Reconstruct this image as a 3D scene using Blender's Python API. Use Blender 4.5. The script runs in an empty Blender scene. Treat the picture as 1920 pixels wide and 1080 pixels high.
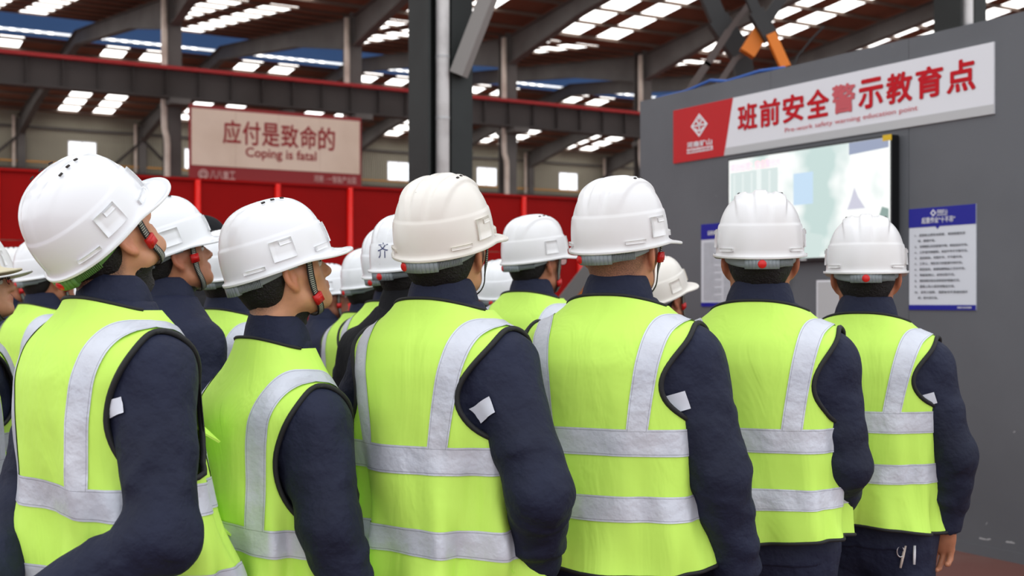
import bpy, math, random
import numpy as np
from mathutils import Vector, Matrix

SC = bpy.context.scene
COL = SC.collection
random.seed(7)
np.random.seed(7)

# ---------------------------------------------------------------- camera, world, lights, exposure
FPX = 2309.0
CAM_H = 1.45
HORIZON = 568.0
cam_data = bpy.data.cameras.new('camera')
cam_data.sensor_width = 36.0
cam_data.lens = 36.0 * FPX / 1920.0
cam_data.shift_y = (HORIZON - 540.0) / 1920.0
cam_data.clip_end = 400
cam_data.dof.use_dof = True
cam_data.dof.focus_distance = 2.75
cam_data.dof.aperture_fstop = 5.0
cam = bpy.data.objects.new('camera', cam_data)
COL.objects.link(cam)
cam.location = (0, 0, CAM_H)
cam.rotation_euler = (math.pi / 2, 0, 0)
SC.camera = cam

SC.view_settings.view_transform = 'Standard'
SC.view_settings.look = 'None'
SC.view_settings.gamma = 1.0
SC.view_settings.use_curve_mapping = False
SC.view_settings.exposure = 0.0

w = bpy.data.worlds.new('world')
SC.world = w
w.use_nodes = True
bg = w.node_tree.nodes['Background']
bg.inputs[0].default_value = (0.93, 0.96, 1.0, 1)
bg.inputs[1].default_value = 1.55

SKYLIGHT = 3.2      # radiance of the daylit translucent roof sheets


def area_light(name, loc, size, size_y, power, rot=(0, 0, 0), col=(1, 1, 1)):
    l = bpy.data.lights.new(name, 'AREA')
    l.shape = 'RECTANGLE'
    l.size = size
    l.size_y = size_y
    l.energy = power
    l.color = col
    o = bpy.data.objects.new(name, l)
    COL.objects.link(o)
    o.location = loc
    o.rotation_euler = rot
    return o


# ---------------------------------------------------------------- hall frame: u along the far wall, v into depth
HU = (0.860, 0.510)
HV = (-0.510, 0.860)
H_ANG = math.atan2(HU[1], HU[0])


def hp(u, v, z):
    return Vector((HU[0] * u + HV[0] * v, HU[1] * u + HV[1] * v, z))


# ---------------------------------------------------------------- materials
def lin(c):
    c = c / 255.0
    return c / 12.92 if c <= 0.04045 else ((c + 0.055) / 1.055) ** 2.4


def rgb(r, g, b):
    return (lin(r), lin(g), lin(b), 1.0)


def mat(name, col, rough=0.6, metal=0.0, var=None, bump=None, spec=0.5, emit=None, speck=None, coat=0.0, coords='Object', sheen=0.0):
    """var=(scale, colour2, lo, hi)  bump=(scale, strength, distance)  speck=(scale, colour, threshold)"""
    m = bpy.data.materials.new(name)
    m.use_nodes = True
    nt = m.node_tree
    N, L = nt.nodes, nt.links
    p = N['Principled BSDF']
    p.inputs['Base Color'].default_value = col
    p.inputs['Roughness'].default_value = rough
    p.inputs['Metallic'].default_value = metal
    p.inputs['Specular IOR Level'].default_value = spec
    p.inputs['Coat Weight'].default_value = coat
    p.inputs['Sheen Weight'].default_value = sheen
    tc = N.new('ShaderNodeTexCoord')
    cur = None
    if var:
        n = N.new('ShaderNodeTexNoise')
        n.inputs['Scale'].default_value = var[0]
        n.inputs['Detail'].default_value = 6
        L.new(tc.outputs[coords], n.inputs['Vector'])
        r = N.new('ShaderNodeMapRange')
        r.inputs[1].default_value = var[2]
        r.inputs[2].default_value = var[3]
        L.new(n.outputs['Fac'], r.inputs[0])
        mx = N.new('ShaderNodeMix')
        mx.data_type = 'RGBA'
        mx.inputs[6].default_value = col
        mx.inputs[7].default_value = var[1]
        L.new(r.outputs[0], mx.inputs[0])
        cur = mx.outputs[2]
    if speck:
        n = N.new('ShaderNodeTexNoise')
        n.inputs['Scale'].default_value = speck[0]
        n.inputs['Detail'].default_value = 3
        L.new(tc.outputs[coords], n.inputs['Vector'])
        r = N.new('ShaderNodeMapRange')
        r.inputs[1].default_value = speck[2]
        r.inputs[2].default_value = speck[2] + 0.06
        L.new(n.outputs['Fac'], r.inputs[0])
        mx = N.new('ShaderNodeMix')
        mx.data_type = 'RGBA'
        if cur:
            L.new(cur, mx.inputs[6])
        else:
            mx.inputs[6].default_value = col
        mx.inputs[7].default_value = speck[1]
        L.new(r.outputs[0], mx.inputs[0])
        cur = mx.outputs[2]
    if cur:
        L.new(cur, p.inputs['Base Color'])
    if bump:
        n = N.new('ShaderNodeTexNoise')
        n.inputs['Scale'].default_value = bump[0]
        n.inputs['Detail'].default_value = 4
        L.new(tc.outputs[coords], n.inputs['Vector'])
        b = N.new('ShaderNodeBump')
        b.inputs['Strength'].default_value = bump[1]
        b.inputs['Distance'].default_value = bump[2]
        L.new(n.outputs['Fac'], b.inputs['Height'])
        L.new(b.outputs['Normal'], p.inputs['Normal'])
    if emit:
        p.inputs['Emission Color'].default_value = emit[0]
        p.inputs['Emission Strength'].default_value = emit[1]
    return m


def wave_bump(m, axis, scale, dist, strength=1.0, prev=True, tint=None):
    """corrugation relief along an object axis"""
    nt = m.node_tree
    N, L = nt.nodes, nt.links
    p = N['Principled BSDF']
    tc = N.new('ShaderNodeTexCoord')
    wv = N.new('ShaderNodeTexWave')
    wv.bands_direction = axis
    wv.inputs['Scale'].default_value = scale
    wv.inputs['Distortion'].default_value = 0
    L.new(tc.outputs['Object'], wv.inputs['Vector'])
    b = N.new('ShaderNodeBump')
    b.inputs['Strength'].default_value = strength
    b.inputs['Distance'].default_value = dist
    L.new(wv.outputs['Fac'], b.inputs['Height'])
    if p.inputs['Normal'].is_linked:
        L.new(p.inputs['Normal'].links[0].from_socket, b.inputs['Normal'])
    L.new(b.outputs['Normal'], p.inputs['Normal'])
    return m


M = {}
M['floor'] = mat('painted_floor', rgb(112, 70, 62), 0.55, var=(1.3, rgb(128, 100, 90), 0.45, 0.7), bump=(40, 0.2, 0.01))
M['grey_wall'] = mat('grey_paint', rgb(99, 101, 105), 0.55, var=(1.1, rgb(91, 93, 97), 0.4, 0.65), bump=(90, 0.15, 0.004), speck=(9, rgb(120, 121, 122), 0.74))
M['dark_steel'] = mat('dark_steel_paint', rgb(46, 49, 48), 0.6, spec=0.3, var=(2.0, rgb(38, 40, 39), 0.4, 0.7))
M['brace'] = mat('brace_paint', rgb(138, 134, 130), 0.6)
M['far_steel'] = mat('far_steel_paint', rgb(112, 109, 107), 0.7, spec=0.2, var=(0.6, rgb(94, 90, 88), 0.4, 0.7))
M['beam_steel'] = mat('beam_steel_paint', rgb(80, 75, 74), 0.7, spec=0.2, var=(0.4, rgb(66, 60, 58), 0.4, 0.7))
M['rail_red'] = mat('rail_red_paint', rgb(176, 24, 28), 0.5)
M['purlin'] = mat('galvanised_purlin', rgb(118, 102, 92), 0.6, spec=0.2)
M['roof'] = mat('rusty_roof_sheet', rgb(158, 112, 92), 0.85, spec=0.1, var=(0.25, rgb(118, 82, 68), 0.35, 0.7))
M['farwall'] = mat('far_wall_sheet', rgb(172, 168, 150), 0.7, var=(0.12, rgb(150, 146, 130), 0.35, 0.7))
wave_bump(M['farwall'], 'X', 2.2, 0.03)
M['blue_sheet'] = mat('blue_sheet', rgb(78, 108, 152), 0.7, spec=0.1, var=(0.4, rgb(62, 88, 130), 0.4, 0.7), emit=(rgb(78, 110, 156), 0.38))  # glow added to stand in for daylight through the sheet
M['skylight'] = mat('translucent_skylight', rgb(235, 235, 225), 0.5, emit=((1.0, 0.99, 0.96, 1), SKYLIGHT))
M['pane'] = mat('daylit_pane', rgb(225, 232, 240), 0.2, emit=((0.93, 0.97, 1.0, 1), 1.6))
M['pipe'] = mat('beige_pipe', rgb(226, 212, 200), 0.5, var=(3.0, rgb(205, 188, 175), 0.4, 0.7))
M['white_pipe'] = mat('white_pipe', rgb(215, 212, 210), 0.45, var=(4.0, rgb(190, 186, 184), 0.45, 0.7))
M['orange_pipe'] = mat('orange_pipe', rgb(214, 150, 60), 0.5)
M['orange'] = mat('orange_paint', rgb(226, 122, 14), 0.5)
M['black_metal'] = mat('black_metal', rgb(34, 32, 32), 0.55)
M['brown_metal'] = mat('brown_metal', rgb(84, 72, 68), 0.6)
M['red_panel'] = mat('red_panel_paint', rgb(154, 5, 3), 0.6, spec=0.12, var=(0.9, rgb(136, 4, 3), 0.4, 0.7), bump=(3, 0.1, 0.02))
M['red_rib_lit'] = mat('lit_rib_red', rgb(226, 20, 10), 0.35)  # the panels' red made brighter, painting in the light the ribs catch
M['sign_white'] = mat('sign_white', rgb(226, 226, 230), 0.3, coat=0.3)
M['sign_edge'] = mat('sign_grey', rgb(190, 190, 190), 0.4)
M['sign_red'] = mat('sign_red', rgb(194, 3, 12), 0.35, spec=0.25)
M['text_red'] = mat('text_red', rgb(198, 10, 28), 0.5, spec=0.2)
M['board_red'] = mat('board_red', rgb(150, 34, 38), 0.6)
M['board_cream'] = mat('board_cream', rgb(236, 214, 196), 0.6, var=(0.5, rgb(222, 198, 178), 0.5, 0.75))
M['board_text'] = mat('board_text_red', rgb(160, 34, 38), 0.6)
M['board_pale'] = mat('board_pale_text', rgb(215, 170, 165), 0.6)
M['poster_white'] = mat('poster_white', rgb(216, 220, 226), 0.35, coat=0.2)
M['poster_blue'] = mat('poster_blue', rgb(30, 32, 146), 0.4, spec=0.25)
M['poster_text'] = mat('poster_text', rgb(120, 122, 128), 0.6)
M['white_plain'] = mat('white_plain', rgb(235, 235, 238), 0.5)
M['tv_black'] = mat('tv_black', rgb(18, 18, 20), 0.3)
M['tape_yellow'] = mat('yellow_tape', rgb(226, 186, 20), 0.5)
M['black_rubber'] = mat('black_rubber', rgb(20, 20, 22), 0.6)
M['blue_hose'] = mat('blue_hose', rgb(40, 90, 170), 0.5)


def emis(name, col, s):
    return mat(name, col, 0.4, emit=(col, s))


# ---------------------------------------------------------------- object helpers
def link(name, me, material=None, parent=None, loc=None, rot=None, smooth=False):
    o = bpy.data.objects.new(name, me)
    COL.objects.link(o)
    if material is not None and me is not None and len(me.materials) == 0:
        me.materials.append(material)
    if smooth:
        me.polygons.foreach_set('use_smooth', np.ones(len(me.polygons), dtype=bool))
    if parent is not None:
        o.parent = parent
    if loc is not None:
        o.location = loc
    if rot is not None:
        o.rotation_euler = rot
    return o


def tag(o, label=None, cat=None, group=None, kind=None):
    if label:
        o['label'] = label
    if cat:
        o['category'] = cat
    if group:
        o['group'] = group
    if kind:
        o['kind'] = kind
    return o


def thing(name, label, cat, loc=(0, 0, 0), rz=0.0, group=None):
    o = bpy.data.objects.new(name, None)
    COL.objects.link(o)
    o.location = loc
    o.rotation_euler = (0, 0, rz)
    o.empty_display_size = 0.1
    return tag(o, label, cat, group)


def quad_mesh(name, verts, quads):
    """fast mesh from numpy arrays of vertices and quads"""
    me = bpy.data.meshes.new(name)
    verts = np.asarray(verts, dtype=np.float32)
    quads = np.asarray(quads, dtype=np.int32)
    me.vertices.add(len(verts))
    me.vertices.foreach_set('co', verts.ravel())
    me.loops.add(quads.size)
    me.loops.foreach_set('vertex_index', quads.ravel())
    me.polygons.add(len(quads))
    me.polygons.foreach_set('loop_start', np.arange(0, quads.size, 4, dtype=np.int32))
    me.polygons.foreach_set('loop_total', np.full(len(quads), 4, dtype=np.int32))
    me.update(calc_edges=True)
    me.validate()
    return me


class MB:
    """collects boxes, bars, tubes, prisms and grids into one mesh"""

    def __init__(self):
        self.v = []
        self.f = []

    def add(self, vs, fs):
        n = len(self.v)
        self.v += [tuple(p) for p in vs]
        self.f += [tuple(i + n for i in f) for f in fs]
        return self

    def box(self, c, s, R=None):
        hx, hy, hz = s[0] / 2, s[1] / 2, s[2] / 2
        vs = [Vector((x, y, z)) for x in (-hx, hx) for y in (-hy, hy) for z in (-hz, hz)]
        if R is not None:
            vs = [R @ p for p in vs]
        vs = [p + Vector(c) for p in vs]
        return self.add(vs, [(0, 1, 3, 2), (4, 6, 7, 5), (0, 4, 5, 1), (2, 3, 7, 6), (0, 2, 6, 4), (1, 5, 7, 3)])

    def hbox(self, u0, u1, v0, v1, z0, z1):
        """box in hall coordinates"""
        vs = [hp(u, v, z) for u in (u0, u1) for v in (v0, v1) for z in (z0, z1)]
        return self.add(vs, [(0, 1, 3, 2), (4, 6, 7, 5), (0, 4, 5, 1), (2, 3, 7, 6), (0, 2, 6, 4), (1, 5, 7, 3)])

    def bar(self, a, b, wd, ht, up=(0, 0, 1)):
        a, b = Vector(a), Vector(b)
        d = (b - a)
        L = d.length
        d.normalize()
        s = d.cross(Vector(up))
        if s.length < 1e-5:
            s = d.cross(Vector((1, 0, 0)))
        s.normalize()
        t = s.cross(d)
        R = Matrix((s, d, t)).transposed()
        return self.box((a + b) / 2, (wd, L, ht), R)

    def tube(self, pts, r, n=8, caps=True):
        pts = [Vector(p) for p in pts]
        rs = r if isinstance(r, (list, tuple)) else [r] * len(pts)
        rings = []
        prev = None
        for i, p in enumerate(pts):
            d = (pts[min(i + 1, len(pts) - 1)] - pts[max(i - 1, 0)]).normalized()
            if prev is None:
                s = d.cross(Vector((0, 0, 1)))
                if s.length < 1e-3:
                    s = d.cross(Vector((1, 0, 0)))
            else:
                s = prev - d * prev.dot(d)
            s.normalize()
            prev = s
            t = d.cross(s)
            rings.append([p + (s * math.cos(a) + t * math.sin(a)) * rs[i] for a in [2 * math.pi * k / n for k in range(n)]])
        vs = [q for rg in rings for q in rg]
        fs = []
        for i in range(len(rings) - 1):
            for k in range(n):
                k2 = (k + 1) % n
                fs.append((i * n + k, i * n + k2, (i + 1) * n + k2, (i + 1) * n + k))
        if caps:
            fs.append(tuple(reversed(range(n))))
            fs.append(tuple((len(rings) - 1) * n + k for k in range(n)))
        return self.add(vs, fs)

    def mesh(self, name):
        me = bpy.data.meshes.new(name)
        me.from_pydata(self.v, [], self.f)
        me.update()
        return me

    def build(self, name, material, parent=None, smooth=False, loc=None, rot=None):
        return link(name, self.mesh(name), material, parent, loc, rot, smooth)


def grid_faces(nr, nc, closed=False):
    r = np.arange(nr - 1)[:, None]
    c = np.arange(nc if closed else nc - 1)[None, :]
    c2 = (c + 1) % nc
    return np.stack([r * nc + c, r * nc + c2, (r + 1) * nc + c2, (r + 1) * nc + c], -1).reshape(-1, 4)


# ---------------------------------------------------------------- lettering
def text_data(body):
    cu = bpy.data.curves.new('lettering', 'FONT')
    cu.body = body
    cu.size = 1.0
    cu.resolution_u = 3
    ob = bpy.data.objects.new('lettering_tmp', cu)
    COL.objects.link(ob)
    dg = bpy.context.evaluated_depsgraph_get()
    dg.update()
    me = bpy.data.meshes.new_from_object(ob.evaluated_get(dg))
    bpy.data.objects.remove(ob)
    bpy.data.curves.remove(cu)
    n = len(me.vertices)
    co = np.zeros(n * 3, np.float32)
    me.vertices.foreach_get('co', co)
    return me, co.reshape(-1, 3)


class Plane:
    """a board's face: o is the origin, e1 runs right, e2 up, n towards the reader"""

    def __init__(self, o, e1, e2):
        self.o, self.e1, self.e2 = Vector(o), Vector(e1).normalized(), Vector(e2).normalized()
        self.n = self.e1.cross(self.e2)

    def at(self, x, y, d=0.0):
        return self.o + self.e1 * x + self.e2 * y + self.n * d

    def text(self, body, x0, x1, y0, y1, material, parent, name='lettering', bold=0.0, d=0.006):
        me, co = text_data(body)
        if len(co) == 0:
            return None
        if bold > 0:
            fs = [tuple(q.vertices) for q in me.polygons]
            n = len(co)
            sh = [(0, 0), (bold, 0), (-bold, 0), (0, bold), (0, -bold), (.7 * bold, .7 * bold), (-.7 * bold, .7 * bold), (.7 * bold, -.7 * bold), (-.7 * bold, -.7 * bold)]
            cc = np.concatenate([co + np.array([a, b, -0.0002 * k], np.float32) for k, (a, b) in enumerate(sh)])
            bpy.data.meshes.remove(me)
            me = bpy.data.meshes.new('lettering')
            me.from_pydata(cc.tolist(), [], [tuple(i + k * n for i in f) for k in range(len(sh)) for f in fs])
            co = cc
        lo, hi = co.min(0), co.max(0)
        sx = (x1 - x0) / max(hi[0] - lo[0], 1e-6)
        sy = (y1 - y0) / max(hi[1] - lo[1], 1e-6)
        X = x0 + (co[:, 0] - lo[0]) * sx
        Y = y0 + (co[:, 1] - lo[1]) * sy
        D = d + co[:, 2:3] + 0.0018
        W = np.array(self.o)[None] + X[:, None] * np.array(self.e1)[None] + Y[:, None] * np.array(self.e2)[None] + D * np.array(self.n)[None]
        me.vertices.foreach_set('co', W.astype(np.float32).ravel())
        me.materials.clear()
        me.update()
        return link(name, me, material, parent)

    def chars(self, body, x0, x1, y0, y1, material, parent, **kw):
        """one object per character"""
        w_ = (x1 - x0) / len(body)
        return [self.text(c, x0 + w_ * (k + 0.04), x0 + w_ * (k + 0.96), y0, y1, material, parent, **kw) for k, c in enumerate(body)]

    def poly(self, pts, material, parent, name, d0=0.0, d1=0.004):
        n = len(pts)
        vs = [self.at(x, y, d0) for x, y in pts] + [self.at(x, y, d1) for x, y in pts]
        fs = [tuple(reversed(range(n))), tuple(range(n, 2 * n))]
        for k in range(n):
            k2 = (k + 1) % n
            fs.append((k, k2, n + k2, n + k))
        return MB().add(vs, fs).build(name, material, parent)

    def rect(self, x0, x1, y0, y1, material, parent, name, d0=0.0, d1=0.004):
        return self.poly([(x0, y0), (x1, y0), (x1, y1), (x0, y1)], material, parent, name, d0, d1)
# ================================================================ THE HALL
def struct(o):
    return tag(o, kind='structure')


def empty_struct(name):
    o = bpy.data.objects.new(name, None)
    COL.objects.link(o)
    return tag(o, kind='structure')


# floor
struct(MB().add([(-90, -40, 0), (110, -40, 0), (110, 110, 0), (-90, 110, 0), (-90, -40, -0.2), (110, -40, -0.2), (110, 110, -0.2), (-90, 110, -0.2)],
                [(0, 1, 2, 3), (7, 6, 5, 4), (0, 4, 5, 1), (1, 5, 6, 2), (2, 6, 7, 3), (3, 7, 4, 0)]).build('floor', M['floor']))

COLS_U = [10.35 + 6.0 * k for k in range(-4, 9)]
Z_EAVE, Z_RIDGE = 11.15, 12.75
U0, U1 = -16.0, 66.0
V_COL = (-18.0, 10.0, 38.0, 66.0)

ceiling = empty_struct('ceiling')


def roof_z(v):
    k = (v + 18.0) % 28.0
    return Z_EAVE + (Z_RIDGE - Z_EAVE) * (1 - abs(k - 14.0) / 14.0)


STRIPS = []
for cu_ in COLS_U:
    STRIPS += [(cu_ + 2.15 - 0.48, cu_ + 2.15 + 0.48), (cu_ + 3.85 - 0.48, cu_ + 3.85 + 0.48)]


def slope(v0, v1, name_pane=True):
    """one roof slope between two v lines: opaque sheets with skylight strips left open and glazed"""
    z0, z1 = roof_z(v0 + 1e-6 if v0 < v1 else v0), roof_z(v1 - 1e-6)
    edges = [U0] + [e for s in STRIPS for e in s if U0 < e < U1] + [U1]
    for i in range(len(edges) - 1):
        a, b = edges[i], edges[i + 1]
        lit = i % 2 == 1
        mb = MB()
        if lit:
            va, vb = v0 + 0.55, v1 - 0.55
        else:
            va, vb = v0, v1
        za, zb = z0 + (z1 - z0) * (va - v0) / (v1 - v0), z0 + (z1 - z0) * (vb - v0) / (v1 - v0)
        vs = [hp(a, va, za), hp(b, va, za), hp(b, vb, zb), hp(a, vb, zb)]
        th = 0.03 if lit else 0.05
        vs += [p + Vector((0, 0, th)) for p in vs]
        mb.add(vs, [(3, 2, 1, 0), (4, 5, 6, 7), (0, 1, 5, 4), (1, 2, 6, 5), (2, 3, 7, 6), (3, 0, 4, 7)])
        mb.build('skylight_sheet' if lit else 'roof_sheet', M['skylight'] if lit else M['roof'], ceiling)
        if lit:
            for (c, d) in ((v0, va), (vb, v1)):
                zc, zd = z0 + (z1 - z0) * (c - v0) / (v1 - v0), z0 + (z1 - z0) * (d - v0) / (v1 - v0)
                vs = [hp(a, c, zc), hp(b, c, zc), hp(b, d, zd), hp(a, d, zd)]
                vs += [p + Vector((0, 0, 0.05)) for p in vs]
                MB().add(vs, [(3, 2, 1, 0), (4, 5, 6, 7), (0, 1, 5, 4), (1, 2, 6, 5), (2, 3, 7, 6), (3, 0, 4, 7)]).build('roof_sheet', M['roof'], ceiling)


GAP = 1.75          # half width of the ridge opening under the ventilator
for v0, v1 in ((10.0, 24.0 - GAP), (24.0 + GAP, 38.0), (38.0, 52.0 - GAP), (52.0 + GAP, 66.0)):
    slope(v0, v1)
    # purlins
    nv = 9
    for k in range(nv):
        v = v0 + (v1 - v0) * (k + 0.5) / nv
        z = roof_z(v)
        MB().hbox(U0, U1, v - 0.04, v + 0.04, z - (0.07 if 38 < v < 52 else 0.12), z - 0.005).build('purlin', M['purlin'], ceiling)

# ridge ventilators
for vr in (24.0, 52.0):
    zr = roof_z(vr - GAP)
    MB().hbox(U0, U1, vr + GAP, vr + GAP + 0.06, zr + 0.16, zr + 1.15).build('ventilator_side', M['blue_sheet'], ceiling)
    MB().hbox(U0, U1, vr - GAP - 0.06, vr - GAP, zr + 0.16, zr + 1.15).build('ventilator_side', M['blue_sheet'], ceiling)
    MB().hbox(U0, U1, vr - GAP - 0.3, vr + GAP + 0.3, zr + 1.15, zr + 1.22).build('ventilator_top', M['blue_sheet'], ceiling)
    MB().hbox(U0, U1, vr + GAP, vr + GAP + 0.06, zr - 0.12, zr + 0.03).build('ventilator_curb', M['blue_sheet'], ceiling)
    mb = MB()
    u = U0
    while u < U1:
        if not any(abs(u + 0.12 - c) < 0.35 for c in COLS_U):
            mb.hbox(u, u + 0.22, vr + GAP + 0.02, vr + GAP + 0.05, zr + 0.05, zr + 0.14)
        u += 0.5
    tag(mb.build('daylight_slots', M['skylight'], ceiling), kind='stuff')

# rafters
for cu_ in COLS_U:
    for v0, v1 in ((10.0, 24.0), (38.0, 24.0), (38.0, 52.0), (66.0, 52.0)):
        z0, z1 = Z_EAVE - 0.24, Z_RIDGE - 0.24
        mb = MB()
        for wd, dz0, dz1, hgt in ((0.09, 0.0, 0.0, 0.0),):
            # tapered web: deep at the eave, shallow at the ridge
            vs = []
            for (v, zt, dp) in ((v0, z0, 1.0), (v0 + (v1 - v0) * 0.35, z0 + (z1 - z0) * 0.35, 0.6), (v1, z1, 0.55)):
                for du in (-0.03, 0.03):
                    vs += [hp(cu_ + du, v, zt - dp), hp(cu_ + du, v, zt)]
            fs = []
            for s in range(2):
                a, b = s * 4, s * 4 + 4
                fs += [(a, b, b + 1, a + 1), (a + 2, a + 3, b + 3, b + 2), (a, a + 2, b + 2, b), (a + 1, b + 1, b + 3, a + 3)]
            mb.add(vs, fs)
            vs = []
            for (v, zt, dp) in ((v0, z0, 1.0), (v0 + (v1 - v0) * 0.35, z0 + (z1 - z0) * 0.35, 0.6), (v1, z1, 0.55)):
                for du in (-0.15, 0.15):
                    vs += [hp(cu_ + du, v, zt - dp - 0.03), hp(cu_ + du, v, zt - dp)]
            mb.add(vs, fs)
            mb.add([p + Vector((0, 0, dpz)) for p, dpz in zip(vs, (1.0, 1.0, 1.0, 1.0, .6, .6, .6, .6, .55, .55, .55, .55))], fs)
        mb.build('rafter', M['far_steel'], ceiling)

# far wall, with a window opening per bay
wall_far = empty_struct('wall_back')
VW = 66.0
WZ0, WZ1 = 8.65, 9.80
edges = [U0]
for cu_ in COLS_U[:-1]:
    edges += [cu_ + 3.0 - 0.72, cu_ + 3.0 + 0.72]
edges.append(U1)


def wall_sheet(u0, u1, z0, z1):
    c = hp((u0 + u1) / 2, VW + 0.06, (z0 + z1) / 2)
    MB().box((0, 0, 0), (u1 - u0, 0.08, z1 - z0)).build('wall_sheet', M['farwall'], wall_far, loc=c, rot=(0, 0, H_ANG))


wall_sheet(U0, U1, 0, WZ0)
wall_sheet(U0, U1, WZ1, Z_EAVE + 0.05)
for i in range(0, len(edges) - 1, 2):
    wall_sheet(edges[i], edges[i + 1], WZ0, WZ1)
for i in range(1, len(edges) - 1, 2):
    a, b = edges[i], edges[i + 1]
    wn = empty_struct('window_%d' % ((i + 1) // 2))
    mb = MB()
    for (p, q, r, s) in ((a, a + 0.06, WZ0, WZ1), (b - 0.06, b, WZ0, WZ1), (a, b, WZ0, WZ0 + 0.06), (a, b, WZ1 - 0.06, WZ1), ((a + b) / 2 - 0.025, (a + b) / 2 + 0.025, WZ0, WZ1)):
        mb.hbox(p, q, VW + 0.02, VW + 0.1, r, s)
    mb.build('window_frame', M['white_plain'], wn)
    for (p, q) in ((a + 0.06, (a + b) / 2 - 0.025), ((a + b) / 2 + 0.025, b - 0.06)):
        MB().hbox(p, q, VW + 0.05, VW + 0.07, WZ0 + 0.06, WZ1 - 0.06).build('window_pane', M['pane'], wn)
for z in (7.3, 10.35):
    MB().hbox(U0, U1, VW - 0.1, VW + 0.02, z - 0.06, z + 0.06).build('girt', M['far_steel'], wall_far)
MB().hbox(U0, U1, VW - 0.25, VW - 0.19, 8.55, 8.63).build('orange_pipe', M['orange_pipe'], wall_far)
MB().hbox(U0, U1, VW - 0.6, VW - 0.35, 7.55, 8.25).build('wall_girder', M['beam_steel'], wall_far)
for cu_ in COLS_U:
    mb = MB()
    mb.hbox(cu_ - 0.2, cu_ + 0.2, VW - 0.34, VW - 0.3, 0, Z_EAVE - 0.4)
    mb.hbox(cu_ - 0.03, cu_ + 0.03, VW - 0.3, VW - 0.06, 0, Z_EAVE - 0.4)
    mb.hbox(cu_ - 0.2, cu_ + 0.2, VW - 0.06, VW - 0.02, 0, Z_EAVE - 0.4)
    mb.build('wall_post', M['far_steel'], wall_far)
    MB().tube([hp(cu_ - 0.34, VW - 0.2, 7.0), hp(cu_ - 0.34, VW - 0.2, Z_EAVE - 0.3)], 0.09, 8).build('drain_pipe', M['pipe'], wall_far)
for cu_, sg in ((COLS_U[4], -1), (COLS_U[5], -1), (COLS_U[5], 1), (COLS_U[8], 1), (COLS_U[10], -1), (COLS_U[11], -1)):
    a = hp(cu_ + 0.1 * sg, VW - 0.28, Z_EAVE - 1.2 if sg > 0 else 9.9)
    b = hp(cu_ + 3.0 * sg, VW - 0.28, 7.2)
    MB().bar(a, b, 0.14, 0.14).build('wall_brace', M['beam_steel'], wall_far)

# the row of columns under the far crane beam
FAR_COL = {3: 'far steel column with beige drain pipe beyond the picture beside the hall end',
           4: 'far grey column with beige pipe at the left edge of the cream slogan board',
           5: 'far grey column with beige pipe at the right edge of the cream slogan board',
           6: 'far grey column with beige pipe right of the dark near column',
           7: 'far grey column with beige pipe by the left end of the grey wall'}
for k, cu_ in enumerate(COLS_U):
    if k not in (4, 5, 6, 7):
        continue
    t = thing('steel_column', FAR_COL[k], 'column', hp(cu_, 38.0, 0), 0, 'columns under the far crane beam')
    base = hp(cu_, 38.0, 0)

    def rel(mb):
        mb.v = [tuple(Vector(p) - base) for p in mb.v]
        return mb
    vc = 38.0
    rel(MB().hbox(cu_ - 0.22, cu_ + 0.22, vc - 0.28, vc - 0.245, 0, Z_EAVE - 0.1)).build('front_flange', M['far_steel'], t)
    rel(MB().hbox(cu_ - 0.02, cu_ + 0.02, vc - 0.245, vc + 0.245, 0, Z_EAVE - 0.1)).build('web', M['far_steel'], t)
    rel(MB().hbox(cu_ - 0.22, cu_ + 0.22, vc + 0.245, vc + 0.28, 0, Z_EAVE - 0.1)).build('rear_flange', M['far_steel'], t)
    rel(MB().tube([hp(cu_ - 0.32, vc - 0.3, Z_EAVE - 0.3), hp(cu_ - 0.32, vc - 0.3, 8.8), hp(cu_ - 0.32, vc - 0.3, 7.0), hp(cu_ - 0.31, vc - 0.31, 6.75),
                   hp(cu_ - 0.26, vc - 0.36, 6.5), hp(cu_ - 0.24, vc - 0.36, 6.3), hp(cu_ - 0.24, vc - 0.36, 0.0)], 0.095, 10)).build('drain_pipe', M['pipe'], t, smooth=True)
    rel(MB().hbox(cu_ - 0.3, cu_ + 0.3, vc - 1.0, vc + 0.3, 7.45, 7.62)).build('bracket', M['far_steel'], t)

# far crane runway beam
t = thing('crane_beam', 'long dark crane runway beam with red rail across the far columns', 'beam', hp(25, 37.4, 7.65))
base = hp(25, 37.4, 7.65)


def rel(mb, base=None):
    mb.v = [tuple(Vector(p) - base) for p in mb.v]
    return mb


vb = 37.4
rel(MB().hbox(U0, U1, vb - 0.01, vb + 0.01, 7.7, 8.50), base).build('web', M['beam_steel'], t)
rel(MB().hbox(U0, U1, vb - 0.2, vb + 0.2, 7.64, 7.7), base).build('bottom_flange', M['beam_steel'], t)
rel(MB().hbox(U0, U1, vb - 0.24, vb + 0.24, 8.50, 8.56), base).build('top_flange', M['rail_red'], t)
rel(MB().hbox(U0, U1, vb - 0.05, vb + 0.05, 8.56, 8.64), base).build('rail', M['rail_red'], t)
u = 3.0
while u < 34:
    rel(MB().hbox(u - 0.012, u + 0.012, vb - 0.17, vb - 0.011, 7.7, 8.50), base).build('stiffener', M['beam_steel'], t)
    u += 1.0

# slogan board under the far crane beam
t = thing('slogan_board', 'cream and red slogan board under the far crane beam reading Coping is fatal', 'sign', hp(13.3, 36.9, 4.9))
PB = Plane(hp(10.57, 36.9, 4.9), (HU[0], HU[1], 0), (0, 0, 1))
Wb, Hb = 5.62, 2.55


def board_rel(o):
    """move a world-space child under its parent's frame"""
    o.matrix_parent_inverse = Matrix.Translation(-Vector(o.parent.location))
    return o


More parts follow.
